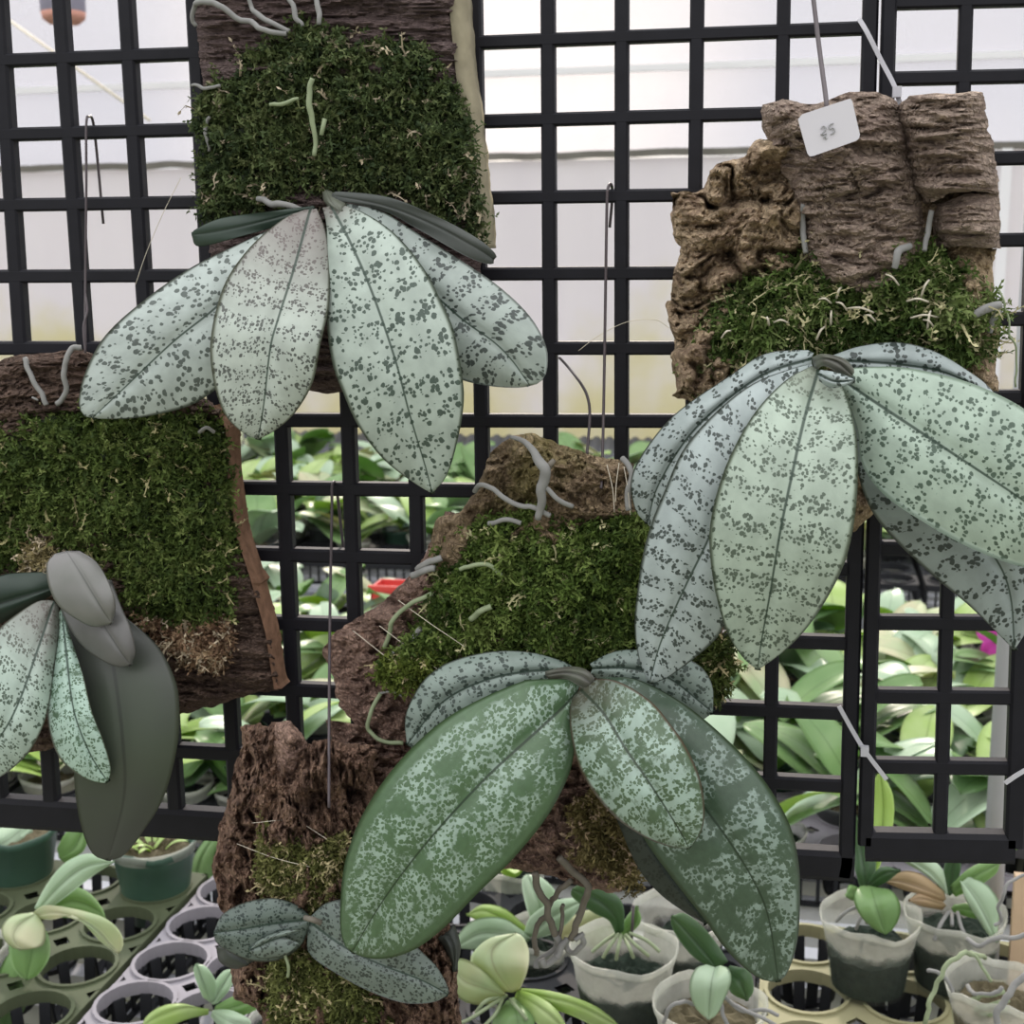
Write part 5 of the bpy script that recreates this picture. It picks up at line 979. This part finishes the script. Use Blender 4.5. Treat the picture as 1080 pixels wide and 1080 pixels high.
# magenta flower at right
pf = atz(1040, 720, ZT); fl = empty('orchid_flower', at([(1052, 674)], -1.25)[0], 'bright magenta orchid flower behind the narrow grid panel', 'flower'); c = np.array(fl.location)
for q in range(5):
    V, Fq, un = strap_leaf(.03, .026 if q % 2 else .02, 0, .2, .5, 0, r0=.002); th = q * 2*math.pi/5 + .3
    V2 = np.c_[V[:, 0]*math.cos(th) - V[:, 1]*math.sin(th), -V[:, 2], V[:, 0]*math.sin(th) + V[:, 1]*math.cos(th)]
    mk('petal', V2, Fq, M['magenta'], fl, uv2=un, local=True)
mb = MB(); mb.lathe([(.0005, -.005), (.005, -.003), (.007, .003), (.004, .009), (.0005, .010)], n=12); V = np.concatenate(mb.V); mk('lip', np.c_[V[:, 0], -V[:, 2], V[:, 1]], mb.F, M['magenta'], fl, local=True)
zs = ZB - c[2]; V, Fc = tube_geo(cr(np.array([[0, .006, 0], [.01, .03, .01], [.02, .05, -.04], [.02, .05, zs + .002]]), 6), .002, 6); mk('flower_stem', V, Fc, M['lf1'], fl, local=True)
# hanging pot far at top left
a = at([(66, 2)], -3.2)[0]; hp = empty('hanging_pot', a + (0, 0, -.03), 'blurred orange and lavender pot hanging far off in the top left corner', 'hanging pot')
mb = MB(); mb.lathe([(.001, -.035), (.045, -.033), (.062, -.02), (.066, .0), (.064, .0), (.06, -.018), (.001, -.028)], n=24); mb.obj('pot_base', M['terra'], hp, local=True, label='orange base')
mb = MB(); mb.lathe([(.066, 0), (.068, .1), (.072, .11), (.066, .11), (.062, .0)], n=24, closed=True); mb.obj('pot_body', M['lav'], hp, local=True, label='lavender body')
for q in range(3):
    th = q*2.09; V, Fc = tube_geo(np.array([[.067*math.cos(th), .067*math.sin(th), .108], [0, 0, .45]]), .0015, 5); mk('hanger_wire', V, Fc, M['wire'], hp, local=True)
# dark corrugated strip at the back
mb = MB(); xs = np.linspace(-3.2, 1.6, 480); wv = .006 * np.sin(xs * 2*math.pi / .04)
P0 = np.c_[xs, np.full(480, 3.12), -.545 + wv]; P1 = np.c_[xs, np.full(480, 3.40), -.475 + wv]; V = np.vstack([P0, P1, P1 - (0, 0, .003), P0 - (0, 0, .003)])
mb.add(V, [(a_*480+i, a_*480+i+1, ((a_+1) % 4)*480+i+1, ((a_+1) % 4)*480+i) for a_ in range(4) for i in range(479)])
mb.obj('corrugated_sheet', M['shade'], None, label='long dark corrugated sheet leaning along the foot of the rear wall', cat='sheet')

# ------------------------------------------------------------------ light
w = bpy.data.worlds.new('world'); SC.world = w; w.use_nodes = True; nt = w.node_tree; nt.nodes.clear()
out = nt.nodes.new('ShaderNodeOutputWorld'); bg = nt.nodes.new('ShaderNodeBackground'); tc = nt.nodes.new('ShaderNodeTexCoord')
sund = Vector((-.16, .90, .52)).normalized()
dp = nt.nodes.new('ShaderNodeVectorMath'); dp.operation = 'DOT_PRODUCT'; nt.links.new(tc.outputs['Generated'], dp.inputs[0]); dp.inputs[1].default_value = Vector((-.23, .95, .13)).normalized()
mr = nt.nodes.new('ShaderNodeMapRange'); mr.interpolation_type = 'SMOOTHSTEP'; nt.links.new(dp.outputs['Value'], mr.inputs[0]); mr.inputs[1].default_value = .972; mr.inputs[2].default_value = 1.0
ns = nt.nodes.new('ShaderNodeTexNoise'); mp = nt.nodes.new('ShaderNodeMapping'); mp.inputs['Scale'].default_value = (1, 1, 2.6); nt.links.new(tc.outputs['Generated'], mp.inputs[0]); nt.links.new(mp.outputs[0], ns.inputs['Vector']); ns.inputs['Scale'].default_value = 5; ns.inputs['Detail'].default_value = 3
mx = nt.nodes.new('ShaderNodeMix'); mx.data_type = 'RGBA'; nt.links.new(ns.outputs['Fac'], mx.inputs[0]); mx.inputs[6].default_value = (.62, .63, .68, 1); mx.inputs[7].default_value = (.90, .885, .86, 1)
m2 = nt.nodes.new('ShaderNodeMix'); m2.data_type = 'RGBA'; nt.links.new(mr.outputs[0], m2.inputs[0]); nt.links.new(mx.outputs[2], m2.inputs[6]); m2.inputs[7].default_value = (1.35, 1.22, 1.08, 1)
sz = nt.nodes.new('ShaderNodeSeparateXYZ'); nt.links.new(tc.outputs['Generated'], sz.inputs[0])
rp = nt.nodes.new('ShaderNodeValToRGB'); rp.color_ramp.elements[0].position = .40; rp.color_ramp.elements[0].color = (.12, .13, .10, 1); rp.color_ramp.elements[1].position = 1.; rp.color_ramp.elements[1].color = (1, 1, 1, 1)
for ps, vv_ in ((.49, .26), (.53, .50), (.62, .52), (.75, .78)): el = rp.color_ramp.elements.new(ps); el.color = (vv_, vv_, vv_, 1)
za = nt.nodes.new('ShaderNodeMath'); za.operation = 'MULTIPLY_ADD'; nt.links.new(sz.outputs[2], za.inputs[0]); za.inputs[1].default_value = .5; za.inputs[2].default_value = .5; nt.links.new(za.outputs[0], rp.inputs[0])
ml = nt.nodes.new('ShaderNodeMix'); ml.data_type = 'RGBA'; ml.blend_type = 'MULTIPLY'; ml.inputs[0].default_value = 1; nt.links.new(m2.outputs[2], ml.inputs[6]); nt.links.new(rp.outputs[0], ml.inputs[7])
nt.links.new(ml.outputs[2], bg.inputs[0]); bg.inputs[1].default_value = 2.75; nt.links.new(bg.outputs[0], out.inputs[0])
sl = bpy.data.lights.new('sun', 'SUN'); sl.energy = 4.4; sl.angle = .06; sl.color = (1, .88, .72); so = bpy.data.objects.new('sun', sl); COL.objects.link(so)
so.rotation_euler = (-sund).to_track_quat('-Z', 'Y').to_euler(); so.location = (0, 2, 3)

SC.view_settings.view_transform = 'Standard'; SC.view_settings.look = 'None'; SC.view_settings.gamma = 1; SC.view_settings.use_curve_mapping = False
SC.view_settings.exposure = 0.12
SC.cycles.max_bounces = 8; SC.cycles.transparent_max_bounces = 16; SC.cycles.use_denoising = True
